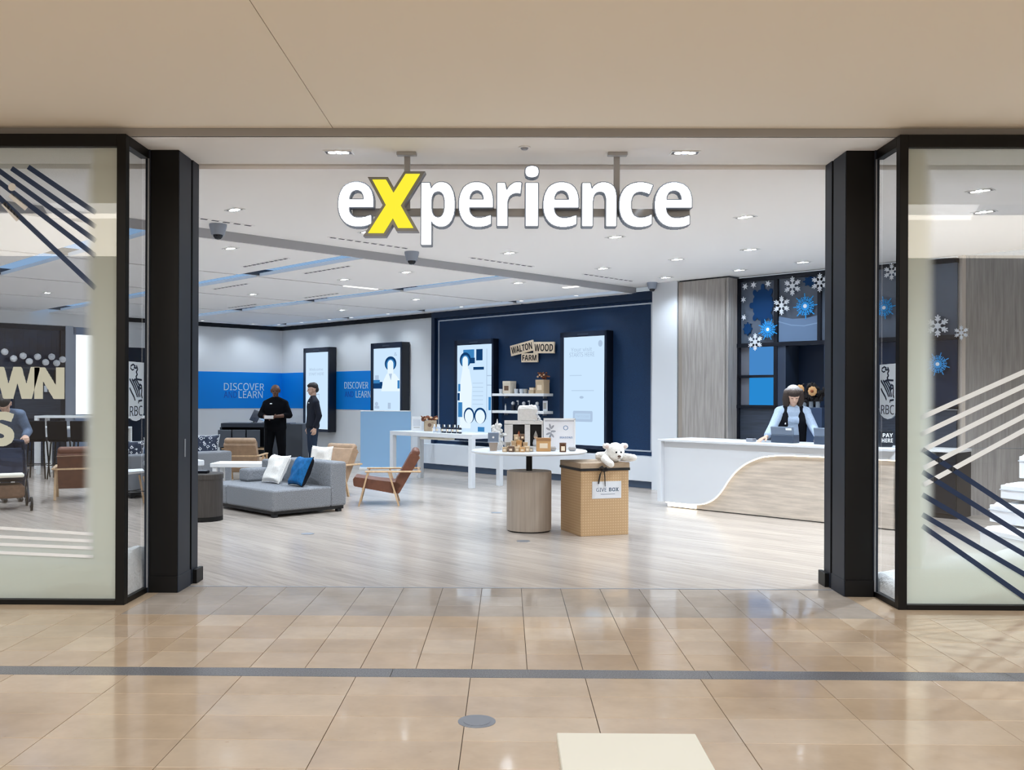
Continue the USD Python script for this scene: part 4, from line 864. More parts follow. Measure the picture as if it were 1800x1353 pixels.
# flowers on the back counter
q = thing('flower_arrangement', 'dark wreath with two tan blooms on the back counter behind the woman', 'flowers', W(12.36, 6.33, .855), 45)
part(q, 'pedestal', bx(-.10, -.24, 0, .16, .24, .50, .004), mat('pedestal_slate', (52, 70, 100), .4), smooth=False)
fol = []
for k in range(170):
    a = RNG.uniform(0, 6.28); r = RNG.uniform(.0, .185); c = (RNG.uniform(-.06, .06), r * 1.15 * math.cos(a), .68 + r * .85 * math.sin(a))
    lf = trimesh.creation.icosphere(1, 1.0); lf.apply_scale((.016, .042, .024)); fol.append(xf(lf, RX(RNG.uniform(0, 360)), RZ(RNG.uniform(-60, 60)), T(*c)))
part(q, 'foliage', fol, mat('dark_foliage', (30, 26, 28), .8), kind='stuff')
for y, z, k in ((.09, .755, 0), (-.10, .73, 1)):
    bl = part(q, 'bloom', join(*[xf(ball(.03, (0, .035, 0), (1, 1.2, .45), 1), RX(0), RY(90), RX(360 * i / 9), T(-.10, y, z)) for i in range(9)]), mat('tan_petal', (206, 160, 110), .8), smooth=True)
    part(bl, 'bloom_centre', ball(.022, (-.115, y, z)), mat('bloom_centre', (150, 84, 50), .8))
for k in range(4): part(q, 'glass_jar', cyl(.03, .50, .585, -.04, -.15 + k * .1, 16), mat('jar_glass', (200, 214, 230), .1, trans=.6))
# snowflakes hanging against the glazing
def flake(r, style):
    L = []
    n = 6 if style != 'spike' else 16
    if style == 'star': return sg.Polygon([(r * (1 if k % 2 == 0 else .42) * math.cos(k * math.pi / 6), r * (1 if k % 2 == 0 else .42) * math.sin(k * math.pi / 6)) for k in range(12)])
    for k in range(n):
        a = 2 * math.pi * k / n + math.pi / 2; rr = r * (1 if style != 'spike' or k % 2 == 0 else .74)
        d = np.array([math.cos(a), math.sin(a)]); L.append(sg.LineString([(0, 0), d * rr]).buffer(r * (.055 if style == 'white' else .04)))
        for f, l in (((.45, .26), (.70, .24)) if style == 'white' else ((.60, .17),)):
            for s in (-1, 1):
                b = a + s * math.radians(52); e = d * rr * f
                L.append(sg.LineString([e, e + np.array([math.cos(b), math.sin(b)]) * r * l]).buffer(r * (.06 if style == 'white' else .035)))
    if style == 'white': L.append(sg.Point(0, 0).buffer(r * .26)); L += [sg.Point(r * .6 * math.cos(math.pi / 2 + 2 * math.pi * k / 6), r * .6 * math.sin(math.pi / 2 + 2 * math.pi * k / 6)).buffer(r * .17) for k in range(6)]
    else: L.append(sg.Point(0, 0).buffer(r * .34))
    return union_all(L)
fw = mat('flake_white', (226, 234, 244), .6); fb = mat('flake_blue', (30, 148, 222), .5); fd = mat('flake_navy', (8, 56, 104), .6, 0, .2)
FL = [(6.69, 3.115, .135, 'white', 'white snowflake in the upper middle pane'), (6.86, 2.845, .135, 'white', 'white snowflake on the mullion between the upper panes'), (7.29, 2.326, .125, 'white', 'white snowflake on the cross bar of the left panes'), (6.27, 3.129, .13, 'white', 'white snowflake cut off by the right pier'),
      (7.46, 3.169, .055, 'star', 'tiny white snow star at the top left corner of the glazing'), (7.32, 3.183, .055, 'star', 'tiny white snow star, second along the top of the glazing'), (7.08, 3.181, .055, 'star', 'tiny white snow star, third along the top of the glazing'), (7.49, 2.973, .05, 'star', 'tiny white snow star, upper one down the left edge of the glazing'), (7.48, 2.705, .05, 'star', 'tiny white snow star, lower one down the left edge of the glazing'),
      (6.49, 2.811, .18, 'spike', 'spiky bright blue snowflake in the upper middle pane'), (7.08, 2.504, .16, 'spike', 'spiky bright blue snowflake beside the lower white one'), (5.35, 2.713, .15, 'spike', 'spiky bright blue snowflake seen through the right return pane'), (5.25, 3.188, .11, 'white', 'white snowflake seen through the right return pane'), (4.65, 2.431, .14, 'white', 'white snowflake seen at the left of the right shop window'), (4.65, 1.936, .15, 'spike', 'spiky bright blue snowflake seen at the left of the right shop window'), (4.36, 2.33, .09, 'white', 'small white snowflake at the edge of the wooden end wall')]
for i, (v, z, r, st, lb) in enumerate(FL):
    q = thing('snowflake', lb, 'snowflake', W(12.545, v, z), 45, None)
    g = affinity.rotate(flake(r, st), (i * 17) % 30 if st != 'white' else 0, origin=(0, 0))
    part(q, 'flake', onto(ext(g, .006), (0, 0, 0), (0, -1, 0), ZD), fb if st == 'spike' else fw, smooth=False)
    part(q, 'centre', onto(ext(sg.Point(0, 0).buffer(r * .16), .008), (0, 0, 0), (0, -1, 0), ZD), fw, smooth=False)
for v, z, rx_, rz_, lb in ((7.19, 2.88, .19, .27, 'large dark blue snow print in the upper left pane'), (6.43, 3.167, .10, .07, 'small dark blue snow print at the top of the middle pane'), (7.44, 2.53, .07, .09, 'small dark blue snow print low in the upper left pane')):
    pl = affinity.scale(flake(1.0, 'spike').buffer(.12), rx_, rz_, origin=(0, 0))
    solo('window_print', onR(ext(pl, .004), v, z, 12.585), fd, lb, 'window decal', smooth=False)
q = thing('snow_drift', 'bank of faint white snow across the lower part of the upper middle pane', 'window decal', W(12.575, 6.62, 2.31), 45)
part(q, 'drift', onto(ext(sg.Polygon([(-.30, 0), (.30, 0), (.30, .36), (.12, .33), (-.08, .33), (-.30, .38)]), .004), (0, 0, 0), (0, -1, 0), ZD), mat('drift_slate', (96, 120, 152), .4), smooth=False)
part(q, 'drift_crest', onto(ext(sg.LineString([(-.30, .30), (-.1, .24), (.1, .22), (.30, .25)]).buffer(.008), .006), (0, 0, 0), (0, -1, 0), ZD), mat('drift_pale', (120, 146, 180), .4), smooth=False)
# snow capped boxes in the right window
for k, (x, y, w, z0, z1, lb) in enumerate(((5.26, 8.9, .98, 0, .235, 'lowest and widest of the snow-topped white boxes in the right window'), (5.33, 9.0, .88, .28, .465, 'second of the snow-topped white boxes, above the widest'), (5.38, 9.05, .78, .515, .665, 'third of the snow-topped white boxes, with a dark rim line'), (5.42, 9.1, .58, .715, .95, 'topmost snow-topped white box in the right window'))):
    q = thing('gift_box', lb, 'box', (x, y, z0), 12 + 6 * k, 'snow topped boxes')
    part(q, 'carton', bx(-w / 2, -w / 2, 0, w / 2, w / 2, z1 - z0 - .02, .006), mat('carton_white', (226, 230, 236), .6), smooth=False)
    part(q, 'lid_band', [bx(-w / 2 - .006, -w / 2 - .006, z1 - z0 - .07, w / 2 + .006, w / 2 + .006, z1 - z0 - .06)], mat('lid_line', (186, 192, 202), .6), smooth=False)
    g = np.linspace(-1, 1, 26); a, b = np.meshgrid(g, g, indexing='ij'); e = np.clip(np.minimum(1 - np.abs(a), 1 - np.abs(b)) * 6, 0, 1) ** .5
    Zz = z1 - z0 - .022 + e * (.012 + .045 * meshkit.fbm(np.stack([a * 3, b * 3, a * 0 + k], -1), 3, k)); V = np.stack([a * w / 2 * .98, b * w / 2 * .98, Zz], -1).reshape(-1, 3); F = []
    for i in range(25):
        for j in range(25): c = [i * 26 + j, (i + 1) * 26 + j, (i + 1) * 26 + j + 1, i * 26 + j + 1]; F += [[c[0], c[1], c[2]], [c[0], c[2], c[3]]]
    part(q, 'snow_cap', trimesh.Trimesh(V, F, process=False), snow, smooth=True)
# ================================================================ gift box with bear
ang = 19.
bw = .565
t = thing('gift_carton', 'large kraft gift box with black ribbon and white label beside the round table', 'gift box', (.793, 9.99, 0), ang)
pat = usdkit.material(stage, '/World/Looks/dotted_kraft', {'tc': ('texture_coordinate', {}), 'v': ('voronoi_texture', {'scale': 34., 'randomness': 0., 'dimensions': '3D'}), 'r': ('rgb_ramp', {'ramp': [(0, lin((200, 172, 136))), (.22, lin((200, 172, 136))), (.30, lin((184, 152, 114))), (1, lin((184, 152, 114)))]}), 'p': ('principled_bsdf', {'roughness': .7})},
    [('tc.object', 'v.vector'), ('v.distance', 'r.fac'), ('r.color', 'p.base_color')], surface='p.BSDF')
part(t, 'carton', bx(0, 0, .0, bw, bw, .705, .004), pat, smooth=False); part(t, 'lid', bx(-.008, -.008, .70, bw + .008, bw + .008, .785, .004), mat('kraft_lid', (168, 148, 126), .7, noise=60., mix=.08), smooth=False)
rb = part(t, 'ribbon', [bx(-.011, -.011, .70, bw + .011, bw + .011, .728)], mat('ribbon_black', (18, 18, 22), .4), smooth=False)
bow = [tube([(.22, -.014, .715), (.20, -.04, .73), (.225, -.05, .75), (.25, -.03, .725), (.255, -.015, .715)], .011, 8), tube([(.25, -.014, .715), (.28, -.045, .735), (.30, -.045, .71), (.27, -.03, .70), (.25, -.015, .712)], .011, 8), ball(.02, (.25, -.022, .712)),
       tube([(.24, -.02, .71), (.215, -.022, .66), (.205, -.016, .60), (.20, -.014, .56)], [.008, .009, .009, .007], 8), tube([(.26, -.02, .71), (.27, -.02, .65), (.275, -.015, .58), (.28, -.014, .53)], [.006, .006, .005, .004], 8)]
part(rb, 'bow', bow, _mats['ribbon_black'])
lb = part(t, 'label', bx(.13, -.004, .40, .475, 0, .585, .001), mat('label_paper', (216, 220, 228), .6), smooth=False, label='white paper label')
pr = affinity.translate(text_shape('GIVE', .040, False, 64), .175, .475).union(affinity.translate(text_shape('BOX', .040, True, 64), .325, .475)).union(sbox(.23, .445, .40, .449))
part(lb, 'lettering', onto(ext(pr, .001), (0, -.004, 0), (1, 0, 0), ZD), mat('label_ink', (60, 80, 104), .6), smooth=False)

t = thing('teddy_bear', 'white plush teddy bear lying on the lid of the kraft gift box', 'teddy bear', (1.18, 10.16, .792), 12)
def furry(m, s, amp):
    m = m.copy(); m.vertices += m.vertex_normals * (amp * (meshkit.noise(m.vertices * s, 3) - .5))[:, None]; return m
def blob(spheres, L=.012):
    M_ = manifold3d.Manifold()
    for s in spheres:
        H = [manifold3d.Manifold.sphere(r, 28).translate(list(map(float, c))) for c, r in s]
        M_ = M_ + (manifold3d.Manifold.batch_hull(H) if len(H) > 1 else H[0])
    M_ = M_.refine_to_length(L); me = M_.to_mesh()
    m = trimesh.Trimesh(me.vert_properties[:, :3], me.tri_verts, process=True)
    trimesh.smoothing.filter_taubin(m, iterations=12); return m
bear = blob([[((0, 0, .112), .098), ((.0, -.02, .10), .09)], [((.0, -.085, .07), .05), ((0, -.06, .08), .06)], [((0, .12, .07), .085), ((0, .03, .07), .08)],
             [((-.09, .03, .05), .045), ((-.14, -.06, .03), .042)], [((-.14, -.06, .03), .042), ((-.12, -.205, -.01), .036)], [((.09, .03, .05), .045), ((.155, -.05, .045), .042)], [((.155, -.05, .045), .042), ((.16, -.13, .05), .036)],
             [((-.05, .2, .05), .05), ((-.1, .27, .045), .045)], [((.05, .2, .05), .05), ((.1, .27, .045), .045)]])
bb = part(t, 'body', furry(bear, 90, .008), plush, smooth=True)
for s in (-1, 1):
    e = part(t, 'ear', furry(blob([[((s * .088, .01, .165), .036), ((s * .115, .005, .17), .030)]], .008), 90, .006), plush, smooth=True)
    part(e, 'inner_ear', ball(.02, (s * .105, -.028, .165), (1, .4, 1)), mat('ear_pink', (214, 196, 190), .9))
    part(t, 'eye', ball(.0105, (s * .026, -.112, .108)), mat('eye_black', (24, 24, 28), .15))
part(t, 'nose', ball(.016, (0, -.133, .066), (1.25, .6, .8)), mat('nose_brown', (92, 70, 58), .5)); part(t, 'mouth', tube([(-.018, -.128, .042), (0, -.133, .046), (.018, -.128, .042)], .003, 6), _mats['nose_brown'])

# ================================================================ round table on a drum, with its goods
t = thing('round_table', 'round white table on a black post and a taupe drum base', 'table', (.25, 10.45, 0))
part(t, 'drum', lathe([(0, .012), (.248, .012), (.25, .02), (.25, .66), (.245, .668), (.02, .668)], 72), drumw, smooth=30); part(t, 'toe_ring', cyl(.24, 0, .015, n=48), black)
part(t, 'post', cyl(.034, .66, .87, n=28), black); part(t, 'top', lathe([(0, .868), (.62, .868), (.645, .878), (.648, .888), (.64, .898), (0, .898)], 96), whitec, smooth=30); part(t, 'top_plate', cyl(.12, .855, .868, n=32), black)
ZT = .898
hw = mat('house_white', (226, 226, 226), .75, noise=40., mix=.06)
t = thing('toy_house', 'white wooden house display with two dark openings on the round table', 'display house', (.17, 10.55, ZT))
part(t, 'back_wall', bx(-.20, .05, 0, .235, .07, .31, .003), hw, smooth=False); part(t, 'side_wall', [bx(-.20, -.06, 0, -.185, .06, .31), bx(.22, -.06, 0, .235, .06, .31)], hw, smooth=False)
part(t, 'front_wall', [bx(-.20, -.07, .285, .235, -.055, .33), bx(-.20, -.07, 0, -.105, -.055, .29), bx(.03, -.07, 0, .09, -.055, .29), bx(.222, -.07, 0, .235, -.055, .29), bx(-.20, -.07, 0, .235, -.055, .04)], hw, smooth=False)
part(t, 'opening', bx(-.105, .02, .04, .03, .03, .285), mat('opening_black', (22, 20, 20), .7), smooth=False, label='dark left opening'); part(t, 'opening', bx(.09, .02, .04, .222, .03, .285), _mats['opening_black'], smooth=False, label='dark right opening')
part(t, 'upper_box', bx(-.05, -.05, .33, .175, .06, .455, .003), hw, smooth=False, label='smaller box on top')
g = np.linspace(-1, 1, 24); a, b = np.meshgrid(g, g, indexing='ij'); Zs = .455 + np.clip(np.minimum(1 - abs(a), 1 - abs(b)) * 5, 0, 1) ** .5 * (.01 + .05 * meshkit.fbm(np.stack([a * 2.6, b * 2.6, a * 0], -1), 3, 8))
F = [[i * 24 + j, (i + 1) * 24 + j, (i + 1) * 24 + j + 1] for i in range(23) for j in range(23)] + [[i * 24 + j, (i + 1) * 24 + j + 1, i * 24 + j + 1] for i in range(23) for j in range(23)]
part(t, 'snow_roof', trimesh.Trimesh(np.stack([a * .112 + .0625, b * .055 + .005, Zs], -1).reshape(-1, 3), F, process=False), snow, smooth=True)
part(t, 'sprig', [ball(.014, (.165 + RNG.uniform(-.03, .05), -.06, .34 + RNG.uniform(-.02, .09)), (1, 1, 1), 1) for k in range(9)], fabric_l)
t = thing('white_tree', 'white knobbly artificial bush at the left of the toy house on the round table', 'artificial tree', (-.11, 10.50, ZT))
bl = [xf(ball(RNG.uniform(.018, .034), (0, 0, 0), sub=1), T(RNG.gauss(0, .038), RNG.gauss(0, .028), .05 + .23 * k / 34)) for k in range(35)]
part(t, 'foliage', bl, mat('tree_white', (224, 224, 222), .85, noise=30., mix=.12), kind='stuff'); part(t, 'trunk', cyl(.014, 0, .30, n=10), hw); part(t, 'pot', cyl(.05, 0, .05, n=20, r2=.06), hw); part(t, 'tip', cyl(.012, .29, .345, n=10, r2=.004), hw)
t = thing('framed_sign', 'white framed board with a grey flower print leaning behind the goods on the round table', 'sign board', (.595, 10.56, ZT + .006), 0)
A = RX(-6)
part(t, 'board', xf(bx(-.17, -.008, 0, .17, .008, .33), A), mat('board_paper', (232, 234, 240), .6), smooth=False); part(t, 'frame', [xf(m, A) for m in (bx(-.18, -.014, 0, -.165, .012, .345), bx(.165, -.014, 0, .18, .012, .345), bx(-.18, -.014, .33, .18, .012, .348), bx(-.18, -.014, -.004, .18, .012, .012))], white, smooth=False)
part(t, 'top_grey_bar', xf(bx(-.165, -.011, .31, .165, -.008, .325), A), mat('bar_silver', (196, 198, 206), .6), smooth=False)  # grey bar across the top of the board
pr = union_all([affinity.rotate(El(-.10 + .05 * math.cos(k * .9) * .6, .20 + .06 * math.sin(k * .9), .028, .011), k * 51) for k in range(7)] + [sg.LineString([(-.09, .2), (-.12, .1), (-.13, .06)]).buffer(.004)])
part(t, 'flower_print', xf(onto(ext(pr, .001), (0, -.0085, 0), (1, 0, 0), ZD), A), mat('print_grey', (150, 154, 164), .6), smooth=False)
pr2 = affinity.translate(text_shape('SEASONS', .021, True, 64, sx=1.1), .0, .12).union(El(.07, .24, .028, .026).difference(El(.07, .24, .02, .019)))
part(t, 'lettering', xf(onto(ext(pr2, .001), (0, -.0085, 0), (1, 0, 0), ZD), A), mat('print_blue', (110, 140, 178), .6), smooth=False)
def gbox(name, label, x, y, w, d, h, m, rz=0, z=ZT, group=None, band=None, lid=None):
    q = thing(name, label, 'box', (x, y, z), rz, group)
    part(q, 'carton', bx(-w / 2, -d / 2, 0, w / 2, d / 2, h, .002), m, smooth=False)
    part(q, 'lid', bx(-w / 2 - .002, -d / 2 - .002, h * .78, w / 2 + .002, d / 2 + .002, h + .002, .002), lid or m, smooth=False)
    if band: part(q, 'label', bx(-w * .28, -d / 2 - .004, h * .25, w * .28, -d / 2 - .001, h * .62), band, smooth=False)
    return q
gold = mat('gold_card', (206, 160, 106), .5, .1); lbl = mat('pale_label', (242, 224, 198), .6); tanb = mat('tan_card', (206, 182, 150), .7); greyb = mat('grey_card', (168, 164, 158), .7); brownb = mat('brown_card', (110, 84, 66), .6); darkb = mat('dark_card', (60, 56, 56), .6)
gbox('gift_box', 'gold box with a pale label in front of the right opening on the round table', .40, 10.22, .155, .10, .145, gold, band=lbl, lid=mat('gold_lid', (170, 126, 84), .5, .1))
q = thing('candle', 'small brown candle jar with a pale label near the right edge of the round table', 'candle', (.605, 10.10, ZT)); part(q, 'jar', cyl(.036, 0, .09, n=24), mat('amber_jar', (96, 62, 40), .2)); part(q, 'label', bx(-.02, -.039, .015, .02, -.034, .065), lbl, smooth=False); part(q, 'lid', cyl(.037, .088, .10, n=24), brownb)
for x, lb in ((.50, 'grey folded cloth right of the gold box on the round table'), (.72, 'grey folded cloth at the right edge of the round table')):
    q = thing('folded_cloth', lb, 'cloth', (x, 10.30, ZT)); part(q, 'cloth', soft(-.04, -.04, 0, .04, .04, .055, .02), mat('cloth_grey', (186, 186, 190), .9)); part(q, 'band', bx(-.042, -.042, .022, .042, .042, .032), greyb, smooth=False)
q = thing('gift_tin', 'slate blue box standing on a glass tumbler at the left edge of the round table', 'tin', (-.15, 10.28, ZT)); part(q, 'tumbler', lathe([(0, 0), (.038, 0), (.05, .09), (.052, .095), (0, .095)], 28), mat('tumbler_taupe', (168, 152, 138), .25)); part(q, 'box', bx(-.058, -.05, .10, .058, .05, .20, .003), mat('slate_box', (120, 136, 158), .5), smooth=False); part(q, 'saucer', cyl(.062, .092, .102, n=28), mat('tumbler_glass', (190, 200, 214), .1)); part(q, 'badge', cyl(.012, 0, .003, n=14).apply_transform(RX(90)).apply_transform(T(0, -.05, .15)), white)
pile = [(-.02, 10.08, .05, .05, tanb), (.045, 10.06, .055, .06, brownb), (.105, 10.08, .05, .055, tanb), (.165, 10.07, .055, .05, gold), (.22, 10.09, .045, .06, tanb), (.265, 10.11, .04, .05, greyb), (.01, 10.17, .05, .10, greyb), (.075, 10.16, .05, .115, tanb), (.135, 10.16, .055, .12, gold), (.20, 10.17, .05, .10, tanb)]
nm = ['leftmost small tan box in the front row of the round table', 'small brown box second from the left in the front row of the round table', 'small tan box third from the left in the front row of the round table', 'small gold box in the middle of the front row of the round table', 'small tan box just left of the gold label box in the front row', 'small grey box touching the gold label box in the front row', 'tall grey box at the left of the second row on the round table', 'tall tan box in the second row behind the brown box', 'tall gold box in the second row of the round table', 'tall tan box at the right of the second row on the round table']
for (x, y, w, h, m), lb in zip(pile, nm): gbox('small_box', lb, x, y, w, w, h, m, RNG.uniform(-14, 14), band=lbl, group='small boxes on the round table')
for x, z, m, lb in ((.10, ZT + .122, tanb, 'small tan box stacked on top of the second row on the round table'), (.165, ZT + .128, brownb, 'small brown box stacked on top of the second row on the round table')):
    gbox('small_box', lb, x, 10.17, .045, .045, .06, m, 8, z=z, band=lbl, group='small boxes on the round table')
def gnome(x, z, label, cap, body):
    q = thing('figurine', label, 'figurine', (x, 10.54, z)); part(q, 'body', lathe([(0, 0), (.03, 0), (.035, .03), (.025, .075), (0, .085)], 20), body); part(q, 'head', ball(.022, (0, -.004, .10)), mat('figure_skin', (224, 196, 170), .7)); part(q, 'hat', lathe([(.026, .108), (.02, .13), (0, .175), (0, .108)], 20), cap)
gnome(.135, ZT + .04, 'small figure with a red brown hat in the left opening of the toy house', mat('hat_rust', (150, 80, 48), .8), tanb); gnome(.325, ZT + .04, 'small grey figure in the right opening of the toy house', greyb, fabric_l)

# ================================================================ goods on the long white table
cx = lambda u, v, z=.875: W(u, v, z)
t = thing('framed_sign', 'small white framed card at the left end of the long white table', 'sign board', cx(10.72, 13.02), 0)
part(t, 'card', bx(-.09, -.008, .0, .09, .008, .25, .002), white, smooth=False); part(t, 'print', bx(-.055, -.010, .05, .055, -.008, .06), greyb, smooth=False); part(t, 'photo', bx(-.065, -.0095, .08, .065, -.008, .20), fabric_l, smooth=False); part(t, 'foot', bx(-.09, -.04, 0, .09, .05, .012, .003), white, smooth=False)
def planter(name, label, loc, rz, w, h, nfl, seed):
    r = random.Random(seed); t = thing(name, label, 'flowers', loc, rz)
    part(t, 'wooden_box', bx(-w / 2, -w / 2, 0, w / 2, w / 2, h, .003), mat('planter_wood', (178, 156, 130), .7, noise=8., mix=.15), smooth=False)
    part(t, 'stencil', onto(ext(union_all([El(-.02, .11 * h / .19, w * .16, w * .16), El(.03, .15 * h / .19, w * .1, w * .02)]), .002), (0, -w / 2, 0), (1, 0, 0), ZD), brownb, smooth=False); part(t, 'price_card', bx(w * .1, -w / 2 - .006, .0, w * .42, -w / 2 - .002, h * .3), lbl, smooth=False)
    lv = []
    for k in range(nfl):
        m = trimesh.creation.icosphere(1, 1.); m.apply_scale((.05, .02, .012)); lv.append(xf(m, RY(r.uniform(-50, 50)), RZ(r.uniform(0, 360)), T(r.uniform(-1, 1) * w * .75, r.uniform(-1, 1) * w * .4, h + r.uniform(-.005, .06))))
    part(t, 'dried_leaves', lv, mat('leaf_rust', (120, 66, 40), .8, noise=20., mix=.5), kind='stuff')
    for k in range(3): part(t, 'flower', ball(.028, (w * (.5 - .45 * k), -w * .25, h + .03 + .02 * (k % 2)), (1, 1, .7)), mat('flower_peach', (226, 186, 150), .8))
    for k in range(3): part(t, 'stem', bar((w * (.3 - .3 * k), -w * .1, h * .5), (w * (.5 - .45 * k), -w * .2, h + .03), .004, n=6), brownb)
planter('flower_box', 'wooden box of dried rust-coloured flowers on the long white table', cx(10.75, 12.68), 10, .21, .19, 26, 2)
b0 = {}
for k in range(11):
    lb = ['clear', 'dark'][0 if k in (0, 1, 2) else 1]
    u, v = 10.42 + .02 * (k % 2), 12.18 - .066 * k
    names = {0: 'white-capped bottle at the left end of the row on the long white table', 1: 'second white-capped bottle of the row on the long white table', 2: 'third white-capped bottle of the row on the long white table'}
    t = thing('spray_bottle', names.get(k, f'dark slim bottle, number {k - 2} from the left of the dark ones on the long white table') if k < 3 else ['', '', '', 'first dark bottle right of the white-capped ones', 'second dark bottle of the row, silver capped', 'third dark bottle of the row', 'fourth dark bottle of the row, silver capped', 'fifth dark bottle of the row', 'sixth dark bottle of the row, silver capped', 'last but one dark bottle of the row', 'last dark bottle at the right end of the row'][k] + ' on the long white table', 'bottle', W(u, v, .875), 0, 'bottle row on the long white table')
    part(t, 'bottle', lathe([(0, 0), (.024, 0), (.026, .008), (.026, .085), (.012, .10), (0, .10)], 20), mat('bottle_' + lb, (190, 200, 214) if lb == 'clear' else (40, 46, 60), .25)); part(t, 'cap', cyl(.012, .098, .14, n=14), white if k < 3 or k % 2 == 0 else darkb); part(t, 'label', cyl(.0265, .025, .065, n=20), lbl if k % 2 else fabric_l)
# ================================================================ shelves on the navy wall
for z, lb in ((1.50, 'upper white shelf on the navy wall, under the board sign'), (1.18, 'lower white shelf on the navy wall, with bottles on it')):
    t = thing('wall_shelf', lb, 'shelf', W(12.36, 12.08, z), 45); part(t, 'board', bx(-.02, -.67, 0, .235, .67, .05, .003), white, smooth=False); part(t, 'bracket', [bx(.15, y - .01, -.04, .24, y + .01, .0) for y in (-.5, .5)], grey, smooth=False)
def on_shelf(v, z=1.55): return W(12.46, v, z)
gbox('storage_box', 'pale box with a printed label at the left of the upper shelf', *on_shelf(12.40)[:2], .20, .16, .23, mat('pale_wood_card', (222, 210, 192), .7), -45, 1.55, band=brownb)
gbox('storage_box', 'tall tan box under the dried flowers at the right end of the upper shelf', *on_shelf(11.55)[:2], .20, .16, .25, tanb, -45, 1.55, band=lbl)
for v, lb in ((12.62, 'small white pot at the far left of the upper shelf'), (12.22, 'small white pot right of the pale box on the upper shelf'), (12.08, 'white cup in the middle of the upper shelf'), (11.98, 'grey cup in the middle of the upper shelf')):
    q = thing('cup', lb, 'cup', on_shelf(v), 0); part(q, 'body', lathe([(0, 0), (.032, 0), (.042, .085), (.036, .085), (.028, .01), (0, .01)], 24), fabric_l if 'white' in lb else greyb); part(q, 'handle', tube([(.035, 0, .02), (.06, 0, .03), (.062, 0, .06), (.04, 0, .07)], .005, 6), fabric_l)
gbox('small_box', 'low tan box beside the tall one on the upper shelf', *on_shelf(11.78)[:2], .13, .12, .06, tanb, -45, 1.55); gbox('small_box', 'dark-rimmed box stacked on the low tan box on the upper shelf', *on_shelf(11.78)[:2], .11, .10, .055, lbl, -45, 1.613, lid=darkb)
q = thing('dried_flowers', 'rust and white dried flowers on top of the tall box on the upper shelf', 'flowers', on_shelf(11.55, 1.806), -45)
part(q, 'foliage', [xf(ball(1., (0, 0, 0), (.03, .02, .016), 1), RY(RNG.uniform(-40, 60)), RZ(RNG.uniform(0, 360)), T(RNG.gauss(0, .05), RNG.gauss(0, .03), .02 + RNG.uniform(0, .10))) for k in range(26)], _mats['leaf_rust'], kind='stuff')
for k in range(4): part(q, 'flower', ball(.02, (-.08 + .05 * k, -.04, .05 + .03 * (k % 2))), _mats['flower_peach'])
for k, (v, kind) in enumerate(((12.50, 'thin'), (12.30, 'round'), (12.17, 'pump'), (12.02, 'round'), (11.88, 'pump'), (11.68, 'pale'), (11.48, 'frame'))):
    lb = {0: 'thin white bottle at the left end of the lower shelf', 1: 'dark bottle with a round pale stopper, second on the lower shelf', 2: 'dark pump bottle, third on the lower shelf', 3: 'dark bottle with a round silver stopper, fourth on the lower shelf', 4: 'tall dark pump bottle in the middle of the lower shelf', 5: 'pale blue bottle with a round stopper at the right of the lower shelf', 6: 'small framed card on the right end of the lower shelf'}[k]
    q = thing('shelf_bottle' if kind != 'frame' else 'card_frame', lb, 'bottle' if kind != 'frame' else 'picture frame', W(12.46, v, 1.23), 0)
    if kind == 'frame':
        part(q, 'frame', xf(bx(-.055, -.01, 0, .055, .01, .19, .003), RZ(-45)), fabric_l, smooth=False); part(q, 'print', xf(bx(-.035, -.013, .04, .035, -.010, .15), RZ(-45)), greyb, smooth=False); continue
    mm = fabric_l if kind == 'thin' else _mats['bottle_clear'] if kind == 'pale' else _mats['bottle_dark']
    r = .016 if kind == 'thin' else .042
    part(q, 'bottle', lathe([(0, 0), (r, 0), (r, .085), (r * .4, .105), (0, .105)], 20), mm)
    if kind in ('round', 'pale'): part(q, 'stopper', ball(.036, (0, 0, .135)), mat('stopper_silver', (206, 208, 212), .3, .3))
    elif kind == 'pump': part(q, 'pump', [cyl(.008, .10, .17, n=10), bx(-.03, -.01, .165, .012, .01, .19, .003)], fabric_l)
    else: part(q, 'cap', cyl(.01, .1, .125, n=10), greyb)
t = thing('price_strip', 'pale shallow tray hanging under the long white table top', 'tray', W(10.5, 12.2, .69), 45)
part(t, 'tray', bx(-.12, -.33, .06, .12, .33, .10, .01), cream, smooth=False); part(t, 'runner', [bx(-.1, y - .01, .09, .1, y + .01, .10) for y in (-.3, .3)], grey, smooth=False)
